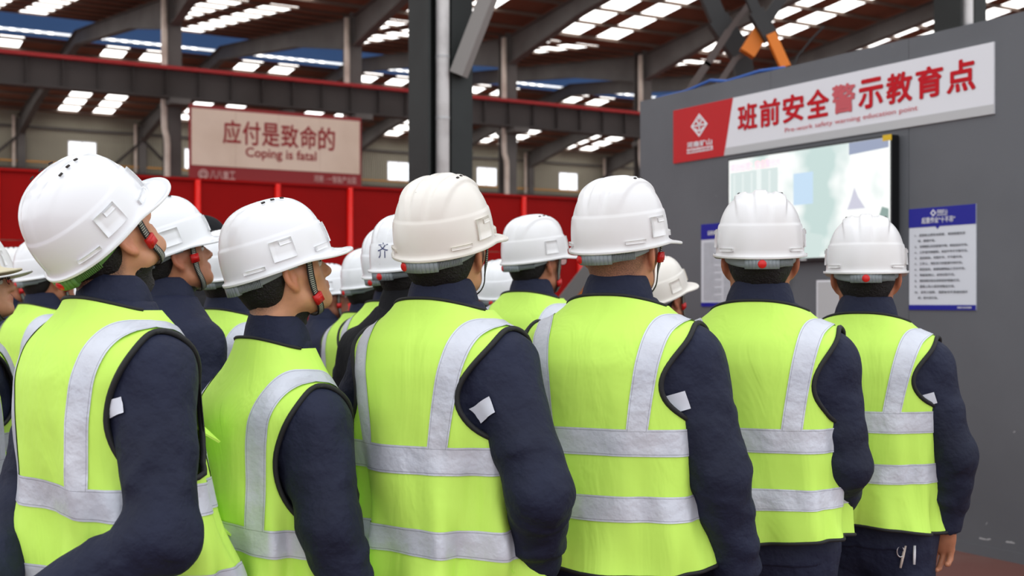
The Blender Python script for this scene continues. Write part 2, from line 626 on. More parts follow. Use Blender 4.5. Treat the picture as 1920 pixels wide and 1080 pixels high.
def rounded(x0, x1, y0, y1, r, n=5):
    out = []
    for cx, cy, a0 in ((x1 - r, y0 + r, -90), (x1 - r, y1 - r, 0), (x0 + r, y1 - r, 90), (x0 + r, y0 + r, 180)):
        for k in range(n + 1):
            a = math.radians(a0 + 90 * k / n)
            out.append((cx + r * math.cos(a), cy + r * math.sin(a)))
    return out


board_rel(PB.rect(0, Wb, 0, Hb, M['board_red'], t, 'backing', -0.08, 0.0))
for k in range(4):
    xa, xb = 0.06 + k * (Wb - 0.12) / 4, 0.06 + (k + 1) * (Wb - 0.12) / 4
    board_rel(PB.rect(xa + 0.004, xb - 0.004, 0.72, 2.44, M['board_cream'], t, 'face_panel', 0.0, 0.02))
[board_rel(o) for o in PB.chars('应付是致命的', 1.0, 4.72, 1.42, 2.16, M['board_text'], t, bold=0.018, d=0.03)]
board_rel(PB.text('Coping is fatal', 1.74, 4.06, 0.97, 1.36, M['board_text'], t, bold=0.02, d=0.03))
[board_rel(o) for o in PB.chars('八八重工', 0.62, 1.42, 0.33, 0.58, M['board_pale'], t, bold=0.015, d=0.03)]
board_rel(PB.text('河南 · 一智能产业园', 3.98, 5.42, 0.40, 0.62, M['board_pale'], t, bold=0.012, d=0.03))
for ra, rb in ((0.155, 0.115), (0.085, 0.05)):
    n = 20
    vs, fs = [], []
    for k in range(n):
        a = 2 * math.pi * k / n
        for r in (ra, rb):
            vs.append(PB.at(0.42 + r * math.cos(a), 0.45 + r * math.sin(a), 0.03))
    for k in range(n):
        a, b = 2 * k, 2 * ((k + 1) % n)
        fs.append((a, b, b + 1, a + 1))
    board_rel(MB().add(vs, fs).build('emblem', M['board_pale'], t))
for dx in (-0.06, 0.06):
    board_rel(PB.poly([(0.42 + dx - 0.02, 0.33), (0.42 + dx + 0.02, 0.33), (0.42 + dx + 0.02, 0.52), (0.42 + dx - 0.02, 0.52)], M['board_pale'], t, 'emblem', 0.0, 0.03))

# red steel partition
part = empty_struct('wall_red')
VR, ZR = 13.0, 2.75
RIBS = [-3.2, -2.2, -1.2, -0.2, 0.8, 1.81, 2.93, 3.81, 4.70, 5.56, 6.35, 7.1, 7.87, 8.7, 9.55, 10.4, 11.3, 12.2]
for i in range(len(RIBS) - 1):
    a, b = RIBS[i], RIBS[i + 1]
    for z0, z1 in ((0.0, 1.30), (1.306, 2.07), (2.076, ZR)):
        MB().hbox(a + 0.004, b - 0.004, VR, VR + 0.04, z0, z1).build('red_panel', M['red_panel'], part)
for u in RIBS:
    mb = MB()
    mb.tube([hp(u, VR - 0.01, 0), hp(u, VR - 0.01, ZR + 0.01)], 0.036, 12)
    mb.build('panel_rib', M['red_rib_lit'], part, smooth=True)
MB().hbox(RIBS[0], RIBS[-1], VR - 0.03, VR + 0.08, ZR, ZR + 0.03).build('top_rail', M['red_panel'], part)
for u in RIBS[::2]:
    MB().bar(hp(u, VR + 0.06, 2.4), hp(u, VR + 1.3, 0.0), 0.08, 0.08).build('rear_prop', M['red_panel'], part)

# near columns of the row v=10 : dark H sections with a light pipe in the web
NEAR = ((5.17, 'near dark grey column with white pipe and knee brace before the red partition'),
        (12.2, 'dark column with white pipe rising behind the right end of the grey wall'))
for cu_, lab in NEAR:
    vc = 10.0
    base = hp(cu_, vc, 0)
    t = thing('steel_column', lab, 'column', base, 0)
    H = 11.0
    # seen from the camera: left flange, open web with the pipe, right flange face
    rel(MB().hbox(cu_ - 0.225, cu_ - 0.2, vc - 0.2, vc + 0.2, 0, H), base).build('flange', M['dark_steel'], t)
    rel(MB().hbox(cu_ + 0.2, cu_ + 0.225, vc - 0.2, vc + 0.2, 0, H), base).build('flange', M['dark_steel'], t)
    rel(MB().hbox(cu_ - 0.2, cu_ + 0.2, vc - 0.012, vc + 0.012, 0, H), base).build('web', M['dark_steel'], t)
    rel(MB().hbox(cu_ + 0.01, cu_ + 0.2, vc - 0.2, vc - 0.185, 0, H), base).build('cover_plate', M['dark_steel'], t)
    p = rel(MB().tube([hp(cu_ - 0.06, vc - 0.16, 0.02), hp(cu_ - 0.06, vc - 0.16, 4.0), hp(cu_ - 0.06, vc - 0.16, H)], 0.062, 14), base).build('drain_pipe', M['white_pipe'], t, smooth=True)
    mb = MB()
    for z in [0.9 + 0.55 * k for k in range(14)]:
        mb.tube([hp(cu_ - 0.06, vc - 0.16, z), hp(cu_ - 0.06, vc - 0.16, z + 0.022)], 0.0655, 14)
    rel(mb, base).build('pipe_clamp', M['sign_edge'], t, smooth=False)
    rel(MB().bar(hp(cu_ + 0.06, vc - 0.24, 3.5), hp(cu_ + 0.36, vc - 0.6, 4.6), 0.13, 0.13), base).build('knee_brace', M['brace'], t)
    rel(MB().hbox(cu_ - 0.34, cu_ + 0.34, vc - 0.28, vc + 0.28, 0, 0.03), base).build('base_plate', M['dark_steel'], t)

# hoist frame behind the grey wall, top right
def at_px(px, py, Y):
    return Vector(((px - 960.0) / FPX * Y, Y, CAM_H - (py - HORIZON) / FPX * Y))


t = thing('hoist_frame', 'dark crossed steel bars with orange ends rising behind the grey wall', 'machine', at_px(1400, 568, 13.0) * Vector((1, 1, 0)) if False else Vector((at_px(1400, 568, 13.0).x, 13.0, 0)))
base = Vector(t.location)


def hoist(pts, wds, name, m):
    mb = MB()
    for (a, b), wd in zip(zip(pts[:-1], pts[1:]), wds):
        A, B = at_px(a[0], a[1], a[2]), at_px(b[0], b[1], b[2])
        d = (B - A).normalized() * wd * 0.25
        mb.bar(A - d, B + d, wd, wd * 0.8, up=(0, 1, 0))
    rel(mb, base).build(name, m, t)


hoist([(1318, -30, 13.2), (1350, 45, 13.2), (1388, 100, 13.2), (1404, 200, 13.2)], (0.17, 0.22, 0.2), 'bent_boom', M['black_metal'])
hoist([(1412, -2, 12.9), (1364, 62, 12.9), (1326, 120, 12.9), (1278, 190, 12.9)], (0.06, 0.075, 0.075), 'cross_bar', M['brown_metal'])
hoist([(1476, -20, 12.7), (1437, 38, 12.7)], (0.11,), 'cross_bar', M['black_metal'])
hoist([(1428, 57, 12.7), (1404, 95, 12.7)], (0.16,), 'orange_end', M['orange'])
hoist([(1402, 96, 12.8), (1378, 112, 12.8), (1340, 170, 12.8)], (0.05, 0.06), 'cross_bar', M['brown_metal'])
hoist([(1400, -20, 12.6), (1420, 28, 12.6), (1443, 68, 12.6)], (0.10, 0.15), 'cross_bar', M['black_metal'])
hoist([(1446, 68, 12.55), (1474, 130, 12.55), (1480, 150, 12.55)], (0.10, 0.10), 'orange_end', M['orange'])
pA, pB = at_px(1250, 205, 12.9), at_px(1500, 205, 12.9)
mb = MB()
mb.bar(pA, pB, 0.12, 0.12)
mb.bar(pA, Vector((pA.x, pA.y, 0)), 0.12, 0.12)
mb.bar(pB, Vector((pB.x, pB.y, 0)), 0.12, 0.12)
rel(mb, base).build('support_portal', M['black_metal'], t)
rel(MB().tube([at_px(1482, 135, 12.6), at_px(1496, 105, 12.6), at_px(1525, 70, 12.6), at_px(1545, 50, 12.6)], 0.012, 6), base).build('rope', M['black_rubber'], t)

# slanted machine arm beyond the men, at the foot of the red partition
ya = 8.6
base = Vector((at_px(1085, 540, ya).x, ya, 0))
t = thing('conveyor_arm', 'slanted orange and grey machine arm between two white helmets before the red partition', 'machine', base)
A, B = at_px(1030, 600, ya), at_px(1125, 478, ya)
rel(MB().bar(A, B, 0.09, 0.2, up=(0, 1, 0)), base).build('grey_rail', M['far_steel'], t)
off = at_px(1024, 22 + 568, ya) - at_px(1000, 568, ya)
rel(MB().bar(A + off, B + off, 0.16, 0.12, up=(0, 1, 0)), base).build('orange_boom', M['orange'], t)
mb = MB()
for px in (1050, 1130):
    q = at_px(px, 600 - (px - 1040) * 1.28, ya) + off * 0.6
    mb.bar(q, (q.x, q.y, 0), 0.08, 0.08)
rel(mb, base).build('support_leg', M['black_metal'], t)

# ================================================================ THE GREY WALL, its signs and screen
D1 = Vector((0.510, -0.860, 0)).normalized()     # left to right as the reader sees it


def wall_y(px):
    return 6.881 / ((px - 960.0) / FPX + 0.593)


def wall_pt(px, py):
    Y = wall_y(px)
    return at_px(px, py, Y)


PW0 = wall_pt(1200, 568)
PW0.z = 0
PW = Plane(PW0, D1, (0, 0, 1))


def wx(px):
    p = wall_pt(px, 568)
    return (Vector((p.x, p.y, 0)) - PW0).dot(PW.e1)


grey = empty_struct('wall_right')
WALL_H = 3.065
seam = wx(1704)
xs_ = [0.0, seam - 1.22, seam, seam + 1.22, seam + 2.44, seam + 3.66]
xs_ = [x for x in xs_ if x >= 0]
for a, b in zip(xs_[:-1], xs_[1:]):
    PW.rect(a + 0.0015, b - 0.0015, 0.06, WALL_H, M['grey_wall'], grey, 'wall_panel', -0.1, 0.0)
PW.rect(0.02, xs_[-1] - 0.02, 0.0, WALL_H - 0.02, M['dark_steel'], grey, 'wall_core', -0.099, -0.004)
PW.rect(0.0, xs_[-1], 0.0, 0.06, M['grey_wall'], grey, 'wall_kerb', -0.1, 0.004)
random.seed(3)
mb = MB()
for (px, py, ln, sl) in ((1836, 1010, 0.05, 0.0), (1850, 1013, 0.03, 0.3), (1846, 1037, 0.05, -0.2), (1886, 1017, 0.06, 0.05), (1893, 1018, 0.02, 0.3), (1848, 985, 0.02, 0.9), (1900, 812, 0.015, 0.5)):
    p = wall_pt(px, py)
    x = (Vector((p.x, p.y, 0)) - PW0).dot(PW.e1)
    z = p.z
    dx, dz = ln * math.cos(sl), ln * math.sin(sl)
    mb.add([PW.at(x, z, 0.0015), PW.at(x + dx, z + dz, 0.0015), PW.at(x + dx * 0.95, z + dz + 0.006, 0.0015), PW.at(x + 0.004, z + 0.009, 0.0015)], [(0, 1, 2, 3)])
mb.build('paint_scuff', M['sign_edge'], grey)

# banner sign
xL, xR = wx(1265), wx(1866)
zB, zT = 2.522, 2.93
t = thing('banner_sign', 'long white and red safety banner fixed along the top of the grey wall', 'sign', PW.at((xL + xR) / 2, zB))
Wn, Hn = xR - xL, zT - zB
PS = Plane(PW.at(xL, zB, 0.0), PW.e1, PW.e2)


def sub(o):
    o.matrix_parent_inverse = Matrix.Translation(-Vector(o.parent.location))
    return o


sub(PS.rect(0, Wn, 0, Hn, M['sign_white'], t, 'board', 0.0, 0.012))


def nx(px, py):
    """banner-plane coordinates of a photo pixel"""
    p = wall_pt(px, py) - PS.o
    return p.dot(PS.e1), p.z


r1, r2 = wx(1377) - xL, wx(1360) - xL
sub(PS.poly([(0, 0), (r2, 0), (r1, Hn), (0, Hn)], M['sign_red'], t, 'red_field', 0.012, 0.014))
sub(PS.rect(r2, Wn, 0, 0.055, M['sign_edge'], t, 'lower_strip', 0.012, 0.0135))
x0, x1 = nx(1384, 200)[0], nx(1836, 150)[0]
M['text_glare'] = mat('text_red_glare', rgb(205, 80, 88), 0.4)  # paler red that paints glare on the mid-banner lettering
# nine characters, glare painted into the middle one as paler red
chars = '班前安全警示教育点'
cw = (x1 - x0) / 9
for k, ch in enumerate(chars):
    sub(PS.text(ch, x0 + k * cw + 0.012, x0 + (k + 1) * cw - 0.012, 0.155, 0.345, M['text_glare'] if k == 4 else M['text_red'], t, bold=0.03, d=0.0155))
xa, xb = nx(1475, 245)[0], nx(1724, 205)[0]
sub(PS.text('Pre-work safety warning education point', xa, xb, 0.083, 0.125, M['text_glare'], t, bold=0.0, d=0.0155))
# emblem: white diamond outline with an anchor-like device
cx, cy = nx(1314, 235)
hw, hh = 0.098, 0.088
ring = [(cx - hw, cy), (cx, cy - hh), (cx + hw, cy), (cx, cy + hh)]
inn = [(cx - hw * 0.76, cy), (cx, cy - hh * 0.76), (cx + hw * 0.76, cy), (cx, cy + hh * 0.76)]
vs = [PS.at(x, y, 0.016) for x, y in ring + inn]
sub(MB().add(vs, [(k, (k + 1) % 4, 4 + (k + 1) % 4, 4 + k) for k in range(4)]).build('emblem', M['white_plain'], t))
for pts in ([(-.07, .006), (.07, .006), (.07, -.006), (-.07, -.006)], [(-.008, -.05), (.008, -.05), (.008, .02), (-.008, .02)],
            [(-.04, .042), (-.026, .048), (.008, -.002), (-.006, -.008)], [(.04, .042), (.026, .048), (-.008, -.002), (.006, -.008)],
            [(-.032, -.044), (.032, -.044), (.032, -.033), (-.032, -.033)], [(-.05, -.018), (-.04, -.014), (-.02, -.036), (-.032, -.042)], [(.05, -.018), (.04, -.014), (.02, -.036), (.032, -.042)],
            [(-.013, .05), (0, .036), (.013, .05), (0, .064)]):
    sub(PS.poly([(cx + a, cy + b) for a, b in pts], M['white_plain'], t, 'emblem', 0.0145, 0.016))
la, lb = nx(1291, 270)[0], nx(1339, 270)[0]
[sub(o) for o in PS.chars('河南矿山', la, lb, 0.098, 0.142, M['white_plain'], t, bold=0.03, d=0.016)]
sub(PS.rect(la, lb, 0.058, 0.090, M['white_plain'], t, 'name_bar', 0.014, 0.0155))
sub(PS.text('HENANMINE', la + 0.008, lb - 0.008, 0.065, 0.083, M['sign_red'], t, bold=0.008, d=0.017))

# television
xa, xb = wx(1380), wx(1688)
za, zb = 1.728, 2.482
t = thing('television', 'wide flat television glowing almost white under the banner on the grey wall', 'television', PW.at((xa + xb) / 2, za))
PT = Plane(PW.at(xa, za, 0), PW.e1, PW.e2)
Wt, Ht = xb - xa, zb - za
sub(PT.rect(0, Wt, 0, Ht, M['tv_black'], t, 'case', 0.012, 0.075))
sub(PT.rect(0.3, Wt - 0.3, 0.2, Ht - 0.2, M['tv_black'], t, 'wall_bracket', 0.0, 0.012))
scr = mat('screen_glow', rgb(20, 20, 22), 0.35, emit=(rgb(238, 248, 246), 1.0))
nt = scr.node_tree
tcn = nt.nodes.new('ShaderNodeTexCoord')
ns = nt.nodes.new('ShaderNodeTexNoise')
ns.inputs['Scale'].default_value = 2.2
ns.inputs['Detail'].default_value = 3
cr = nt.nodes.new('ShaderNodeValToRGB')
cr.color_ramp.elements[0].position = 0.34
cr.color_ramp.elements[0].color = rgb(196, 218, 214)
cr.color_ramp.elements[1].position = 0.5
cr.color_ramp.elements[1].color = rgb(252, 255, 253)
nt.links.new(tcn.outputs['Object'], ns.inputs['Vector'])
nt.links.new(ns.outputs['Fac'], cr.inputs['Fac'])
nt.links.new(cr.outputs['Color'], nt.nodes['Principled BSDF'].inputs['Emission Color'])
sub(PT.rect(0.012, Wt - 0.012, 0.02, Ht - 0.014, scr, t, 'screen', 0.075, 0.0765))


def pic(pts, col, s=0.95):
    """one flat patch of the picture the screen is showing"""
    m = mat('screen_patch', rgb(20, 20, 22), 0.35, emit=(rgb(*col), s * 1.04))
    sub(PT.poly([(x * Wt, y * Ht) for x, y in pts], m, t, 'screen_picture', 0.0767, 0.0772))


pic([(.02, .56), (.34, .56), (.34, .86), (.02, .86)], (214, 228, 226))
for k in range(5):
    pic([(.04 + .06 * k, .5), (.052 + .06 * k, .5), (.052 + .06 * k, .84), (.04 + .06 * k, .84)], (236, 244, 242))
pic([(.20, .5), (.23, .5), (.23, .93), (.20, .93)], (240, 248, 246))
pic([(.03, .52), (.06, .52), (.06, .62), (.03, .62)], (168, 190, 190))
pic([(.44, .50), (.56, .50), (.56, .78), (.44, .78)], (196, 222, 244))
pic([(.77, .98), (.985, .98), (.985, .90), (.77, .88)], (150, 160, 186))
pic([(.76, .42), (.86, .42), (.82, .52), (.80, .60), (.78, .50)], (206, 206, 222))
pic([(.93, .32), (.985, .28), (.985, .40), (.95, .42)], (140, 164, 158))
pic([(.36, .02), (.6, .03), (.62, .22), (.5, .26), (.38, .2)], (208, 226, 222))
pic([(.62, .08), (.74, .04), (.95, .1), (.96, .2), (.7, .24)], (214, 228, 222))
sub(PT.text('项目经理：安全警示片', 0.02 * Wt, 0.36 * Wt, 0.87 * Ht, 0.945 * Ht, emis('screen_pink', rgb(244, 178, 190), 0.95), t, bold=0.01, d=0.0778))
sub(PT.rect(Wt - 0.07, Wt, Ht - 0.035, Ht + 0.002, M['tape_yellow'], t, 'yellow_sticker', 0.075, 0.0785))
sub(PT.rect(Wt * .5 - .03, Wt * .5 + .03, 0.004, 0.014, M['sign_edge'], t, 'logo_plate', 0.075, 0.077))

# cable hanging from the screen
cpts = [wall_pt(1484, 494) + PW.n * 0.02, wall_pt(1484, 520) + PW.n * 0.03, wall_pt(1480, 545) + PW.n * 0.02, wall_pt(1470, 575) + PW.n * 0.015, wall_pt(1466, 640) + PW.n * 0.012]
o = MB().tube(cpts, 0.006, 6).build('power_cable', M['black_rubber'], smooth=True)
tag(o, 'thin black cable hanging on the grey wall below the television', 'cable')

# posters
POSTER = ['1、 起重机主要安全装置、 制动装置失灵', '时，超载不吊。', '2、 吊物捆扎吊挂重量不明，斜拉歪吊不吊。', '3、 工件或吊物捆绑，吊挂不牢不平衡不吊。', '4、 歪拉斜挂，吊载不平，不平稳不吊。',
          '5、 工件上，埋在地下的重量不明不吊。', '6、 斜拉歪吊，易燃易爆物品工艺吊不吊。', '7、 带棱角快口，没有衬垫不吊。', '8、 钢丝绳打结未采取防护措施不吊。', '9、 重物上有人或浮动物品不吊。',
          '10、 无专人指挥、 指挥信号不清或光线不', '好，看不清不吊。']


def poster(x0, label, full):
    Wp, Hp = 0.488, 0.613
    t = thing('safety_poster', label, 'poster', PW.at(x0 + Wp / 2, 1.408))
    P = Plane(PW.at(x0, 1.408 if full else 1.423, 0), PW.e1, PW.e2)
    sub(P.rect(0, Wp, 0, Hp, M['poster_white'], t, 'sheet', 0.0, 0.006))
    sub(P.poly([(0, Hp - 0.115), (0.2, Hp - 0.115), (0.215, Hp - 0.132), (0.23, Hp - 0.115), (Wp, Hp - 0.115), (Wp, Hp), (0, Hp)], M['poster_blue'], t, 'title_band', 0.006, 0.008))
    sub(P.rect(0, Wp, 0, 0.03, M['poster_blue'], t, 'foot_band', 0.006, 0.008))
    if full:
        sub(P.text('起重作业“十不吊”', 0.10, 0.345, Hp - 0.095, Hp - 0.058, M['white_plain'], t, bold=0.015, d=0.0095))
        c = (0.185, Hp - 0.034)
        vs = [P.at(c[0] + a * 0.022, c[1] + b * 0.022, 0.0095) for a, b in ((-1, 0), (0, -1), (1, 0), (0, 1))] + [P.at(c[0] + a * 0.012, c[1] + b * 0.012, 0.0095) for a, b in ((-1, 0), (0, -1), (1, 0), (0, 1))]
        sub(MB().add(vs, [(k, (k + 1) % 4, 4 + (k + 1) % 4, 4 + k) for k in range(4)]).build('emblem', M['white_plain'], t))
        [sub(o) for o in P.chars('河南矿山', 0.212, 0.29, Hp - 0.042, Hp - 0.017, M['white_plain'], t, bold=0.015, d=0.0095)]
        sub(P.text('HENANMINE', 0.212, 0.29, Hp - 0.053, Hp - 0.045, M['white_plain'], t, bold=0.01, d=0.0095))
        y = Hp - 0.155
        for ln in POSTER:
            ind = 0.07 if not ln[0].isdigit() else 0.045
            wd = 0.0185 * len(ln)
            sub(P.text(ln, ind, min(ind + wd, 0.435), y - 0.016, y, M['poster_text'], t, bold=0.006, d=0.0075))
            y -= 0.0343
        sub(P.text('河南矿山安全环保部', 0.36, 0.46, 0.009, 0.021, M['white_plain'], t, bold=0.005, d=0.0095))
    else:
        sub(P.text('起重机司机安全操作规程', 0.08, 0.40, Hp - 0.085, Hp - 0.052, M['white_plain'], t, bold=0.015, d=0.0095))
        y = Hp - 0.14
        k = 0
        random.seed(11)
        src = '严格遵守起重机械安全操作规程工作前必须检查制动器限位装置是否灵敏可靠严禁超载吊运物件不得从人头上通过'
        while y > 0.05:
            for (xa_, xb_) in ((0.03, 0.235), (0.255, 0.46)):
                ln = random.randint(14, 22)
                st = random.randint(0, 24)
                e = xb_ if k % 4 else xa_ + (xb_ - xa_) * 0.6
                sub(P.text(src[st:st + ln], xa_, e, y - 0.009, y, M['poster_text'], t, bold=0.0, d=0.0075))
            y -= 0.0135
            k += 1
    return t


poster(wx(1706), 'white safety poster with a blue title band hung right of the television', True)
poster(wx(1316), 'finely printed white and blue poster left of the television, half behind a helmet', False)

# small white cabinet low on the wall, mostly behind the last man
xa = wx(1535)
t = thing('notice_frame', 'white framed notice low on the grey wall behind the last man', 'notice', PW.at(xa + 0.15, 1.12))
P = Plane(PW.at(xa, 1.12, 0), PW.e1, PW.e2)
sub(P.rect(0, 0.3, 0, 0.48, M['white_plain'], t, 'backing', 0.0, 0.02))
sub(P.rect(0.012, 0.288, 0.012, 0.468, M['sign_edge'], t, 'sheet', 0.02, 0.022))

# blue hose lying along the top of the wall
o = MB().tube([PW.at(0.15, WALL_H + 0.01, -0.05), PW.at(0.5, WALL_H + 0.012, -0.06), PW.at(0.8, WALL_H + 0.05, -0.06), PW.at(1.0, WALL_H + 0.012, -0.05), PW.at(1.35, WALL_H + 0.03, -0.05), PW.at(1.6, WALL_H + 0.012, -0.05)], 0.012, 8).build('blue_hose', M['blue_hose'], smooth=True)
tag(o, 'thin blue hose lying along the top edge of the grey wall', 'hose')
# ================================================================ IMPLICIT SURFACES
def sd_ell(x, y, z, c, r):
    dx, dy, dz = x - c[0], y - c[1], z - c[2]
    k0 = np.sqrt((dx / r[0]) ** 2 + (dy / r[1]) ** 2 + (dz / r[2]) ** 2)
    k1 = np.sqrt((dx / r[0] ** 2) ** 2 + (dy / r[1] ** 2) ** 2 + (dz / r[2] ** 2) ** 2) + 1e-6
    return k0 * (k0 - 1.0) / k1


def cap_t(x, y, z, a, b):
    ax, ay, az = x - a[0], y - a[1], z - a[2]
    bx, by, bz = b[0] - a[0], b[1] - a[1], b[2] - a[2]
    L2 = bx * bx + by * by + bz * bz
    t = np.clip((ax * bx + ay * by + az * bz) / L2, 0.0, 1.0)
    d = np.sqrt((ax - t * bx) ** 2 + (ay - t * by) ** 2 + (az - t * bz) ** 2)
    return t, d


def sd_cap(x, y, z, a, b, ra, rb):
    t, d = cap_t(x, y, z, a, b)
    return d - (ra + (rb - ra) * t)


def smin(a, b, k):
    h = np.clip(0.5 + 0.5 * (b - a) / k, 0.0, 1.0)
    return b * (1 - h) + a * h - k * h * (1 - h)


def smax(a, b, k):
    return -smin(-a, -b, k)


class Field:
    def __init__(self, xs, ys, zs):
        self.xs, self.ys, self.zs = [np.asarray(q, np.float32) for q in (xs, ys, zs)]
        self.F = np.full((len(xs), len(ys), len(zs)), 1e3, np.float32)

    def sub(self, lo, hi):
        s = []
        for ax, l, h in zip((self.xs, self.ys, self.zs), lo, hi):
            i0, i1 = np.searchsorted(ax, l), np.searchsorted(ax, h)
            s.append(slice(max(i0 - 1, 0), min(i1 + 1, len(ax))))
        return tuple(s)

    def add(self, f, lo, hi, k=0.01):
        s = self.sub(lo, hi)
        x, y, z = self.xs[s[0]][:, None, None], self.ys[s[1]][None, :, None], self.zs[s[2]][None, None, :]
        d = f(x, y, z)
        self.F[s] = smin(self.F[s], d, k)

    def nets(self):
        F, S = self.F, self.F < 0
        nx, ny, nz = F.shape
        c = np.zeros((nx - 1, ny - 1, nz - 1), np.uint8)
        for i in (0, 1):
            for j in (0, 1):
                for k in (0, 1):
                    c += S[i:nx - 1 + i, j:ny - 1 + j, k:nz - 1 + k]
        act = (c > 0) & (c < 8)
        idx = np.argwhere(act)
        i, j, k = idx.T
        acc = np.zeros((len(idx), 3))
        cnt = np.zeros(len(idx))
        cr = [(a, b, d) for a in (0, 1) for b in (0, 1) for d in (0, 1)]
        for p in cr:
            for ax in range(3):
                if p[ax]:
                    continue
                q = list(p)
                q[ax] = 1
                fa, fb = F[i + p[0], j + p[1], k + p[2]], F[i + q[0], j + q[1], k + q[2]]
                m = (fa < 0) != (fb < 0)
                t = np.where(m, fa / np.where(m, fa - fb, 1.0), 0)
                pos = np.repeat(np.array(p, float)[None], len(idx), 0)
                pos[:, ax] += t
                acc[m] += pos[m]
                cnt[m] += 1
        v = idx + acc / cnt[:, None]
        V = np.stack([np.interp(v[:, 0], np.arange(nx), self.xs), np.interp(v[:, 1], np.arange(ny), self.ys), np.interp(v[:, 2], np.arange(nz), self.zs)], -1)
        ids = np.full(act.shape, -1, np.int64)
        ids[act] = np.arange(len(idx))
        quads = []
        e = np.argwhere(S[:-1, 1:-1, 1:-1] != S[1:, 1:-1, 1:-1])
        a, b, d = e[:, 0], e[:, 1] + 1, e[:, 2] + 1
        q = np.stack([ids[a, b - 1, d - 1], ids[a, b, d - 1], ids[a, b, d], ids[a, b - 1, d]], -1)
        fl = ~S[a, b, d]
        q[fl] = q[fl][:, ::-1]
        quads.append(q)
        e = np.argwhere(S[1:-1, :-1, 1:-1] != S[1:-1, 1:, 1:-1])
        a, b, d = e[:, 0] + 1, e[:, 1], e[:, 2] + 1
        q = np.stack([ids[a - 1, b, d - 1], ids[a - 1, b, d], ids[a, b, d], ids[a, b, d - 1]], -1)
        fl = ~S[a, b, d]
        q[fl] = q[fl][:, ::-1]
        quads.append(q)
        e = np.argwhere(S[1:-1, 1:-1, :-1] != S[1:-1, 1:-1, 1:])
        a, b, d = e[:, 0] + 1, e[:, 1] + 1, e[:, 2]
        q = np.stack([ids[a - 1, b - 1, d], ids[a, b - 1, d], ids[a, b, d], ids[a - 1, b, d]], -1)
        fl = ~S[a, b, d]
        q[fl] = q[fl][:, ::-1]
        quads.append(q)
        return V, np.concatenate(quads)


def axis(*segs):
    """monotone axis from (start, stop, step) segments"""
    out = []
    for a, b, s in segs:
        n = max(1, int(round((b - a) / s)))
        out.append(np.linspace(a, b, n, endpoint=False))
    out.append([segs[-1][1]])
    return np.concatenate(out)


def wob(x, y, z, s=0.0):
    """cheap smooth pseudo-noise, about -1..1"""
    return (np.sin(9.1 * x + 5.3 * y + 7.7 * z + s) * 0.5 + np.sin(17.3 * y - 11.9 * z + 6.1 * x + 2.3 * s) * 0.3 + np.sin(23.7 * z + 19.1 * x - 13.3 * y + 1.7 * s) * 0.2)


# ================================================================ HEAD (origin at the middle of the skull, y is forward)
def head_sdf(x, y, z, neck=True, ears=True):
    ax = np.abs(x)
    d = sd_ell(x, y, z, (0, -0.014, 0.002), (0.077, 0.094, 0.098))
    d = smin(d, sd_ell(x, y, z, (0, 0.032, -0.002), (0.064, 0.056, 0.066)), 0.02)
    d = smin(d, sd_ell(x, y, z, (0, 0.042, -0.055), (0.057, 0.052, 0.070)), 0.025)
    d = smin(d, sd_ell(x, y, z, (0, 0.030, -0.086), (0.053, 0.055, 0.040)), 0.025)
    d = smin(d, sd_cap(ax, y, z, (0.052, -0.002, -0.058), (0.047, 0.010, -0.086), 0.021, 0.019), 0.02)
    d = smin(d, sd_cap(ax, y, z, (0.047, 0.010, -0.086), (0.014, 0.076, -0.110), 0.018, 0.016), 0.022)
    d = smin(d, sd_ell(x, y, z, (0, 0.080, -0.108), (0.019, 0.015, 0.016)), 0.018)
    d = smin(d, sd_cap(ax, y, z, (0.050, 0.052, -0.036), (0.058, 0.020, -0.028), 0.019, 0.014), 0.02)
    d = smin(d, sd_cap(ax, y, z, (0.012, 0.086, -0.002), (0.042, 0.070, -0.002), 0.011, 0.010), 0.016)
    d = smax(d, -sd_ell(ax, y, z, (0.031, 0.105, -0.022), (0.019, 0.017, 0.011)), 0.014)
    d = smin(d, sd_cap(x, y, z, (0, 0.092, -0.016), (0, 0.110, -0.048), 0.0075, 0.0115), 0.012)
    d = smin(d, sd_cap(ax, y, z, (0.011, 0.099, -0.053), (0.008, 0.104, -0.052), 0.0075, 0.008), 0.007)
    d = smin(d, sd_cap(ax, y, z, (0.0, 0.0985, -0.0745), (0.017, 0.090, -0.077), 0.0065, 0.004), 0.008)
    d = smin(d, sd_cap(ax, y, z, (0.0, 0.0965, -0.0845), (0.014, 0.090, -0.083), 0.0070, 0.005), 0.007)
    if not ears:
        return smin(d, sd_cap(x, y, z, (0, -0.022, -0.050), (0, -0.040, -0.180), 0.056, 0.059), 0.03)
    # ear
    ex, ey, ez = ax - 0.0835, y + 0.010, z + 0.030
    ca, sa = math.cos(0.58), math.sin(0.58)
    ex, ey = ex * ca + ey * sa, -ex * sa + ey * ca
    cb, sb = math.cos(0.16), math.sin(0.16)
    ey, ez = ey * cb + ez * sb, -ey * sb + ez * cb
    e = sd_ell(ex, ey, ez, (0, 0, 0.004), (0.0095, 0.0185, 0.030))
    e = smin(e, sd_ell(ex, ey, ez, (-0.002, 0.006, -0.025), (0.0075, 0.010, 0.012)), 0.008)
    e = smax(e, -sd_ell(ex, ey, ez, (0.0105, 0.003, 0.004), (0.0085, 0.0115, 0.021)), 0.005)
    e = smin(e, sd_ell(ex, ey, ez, (0.004, 0.013, -0.004), (0.005, 0.005, 0.007)), 0.004)
    d = smin(d, e, 0.007)
    if neck:
        d = smin(d, sd_cap(x, y, z, (0, -0.022, -0.050), (0, -0.040, -0.180), 0.056, 0.059), 0.03)
    return d


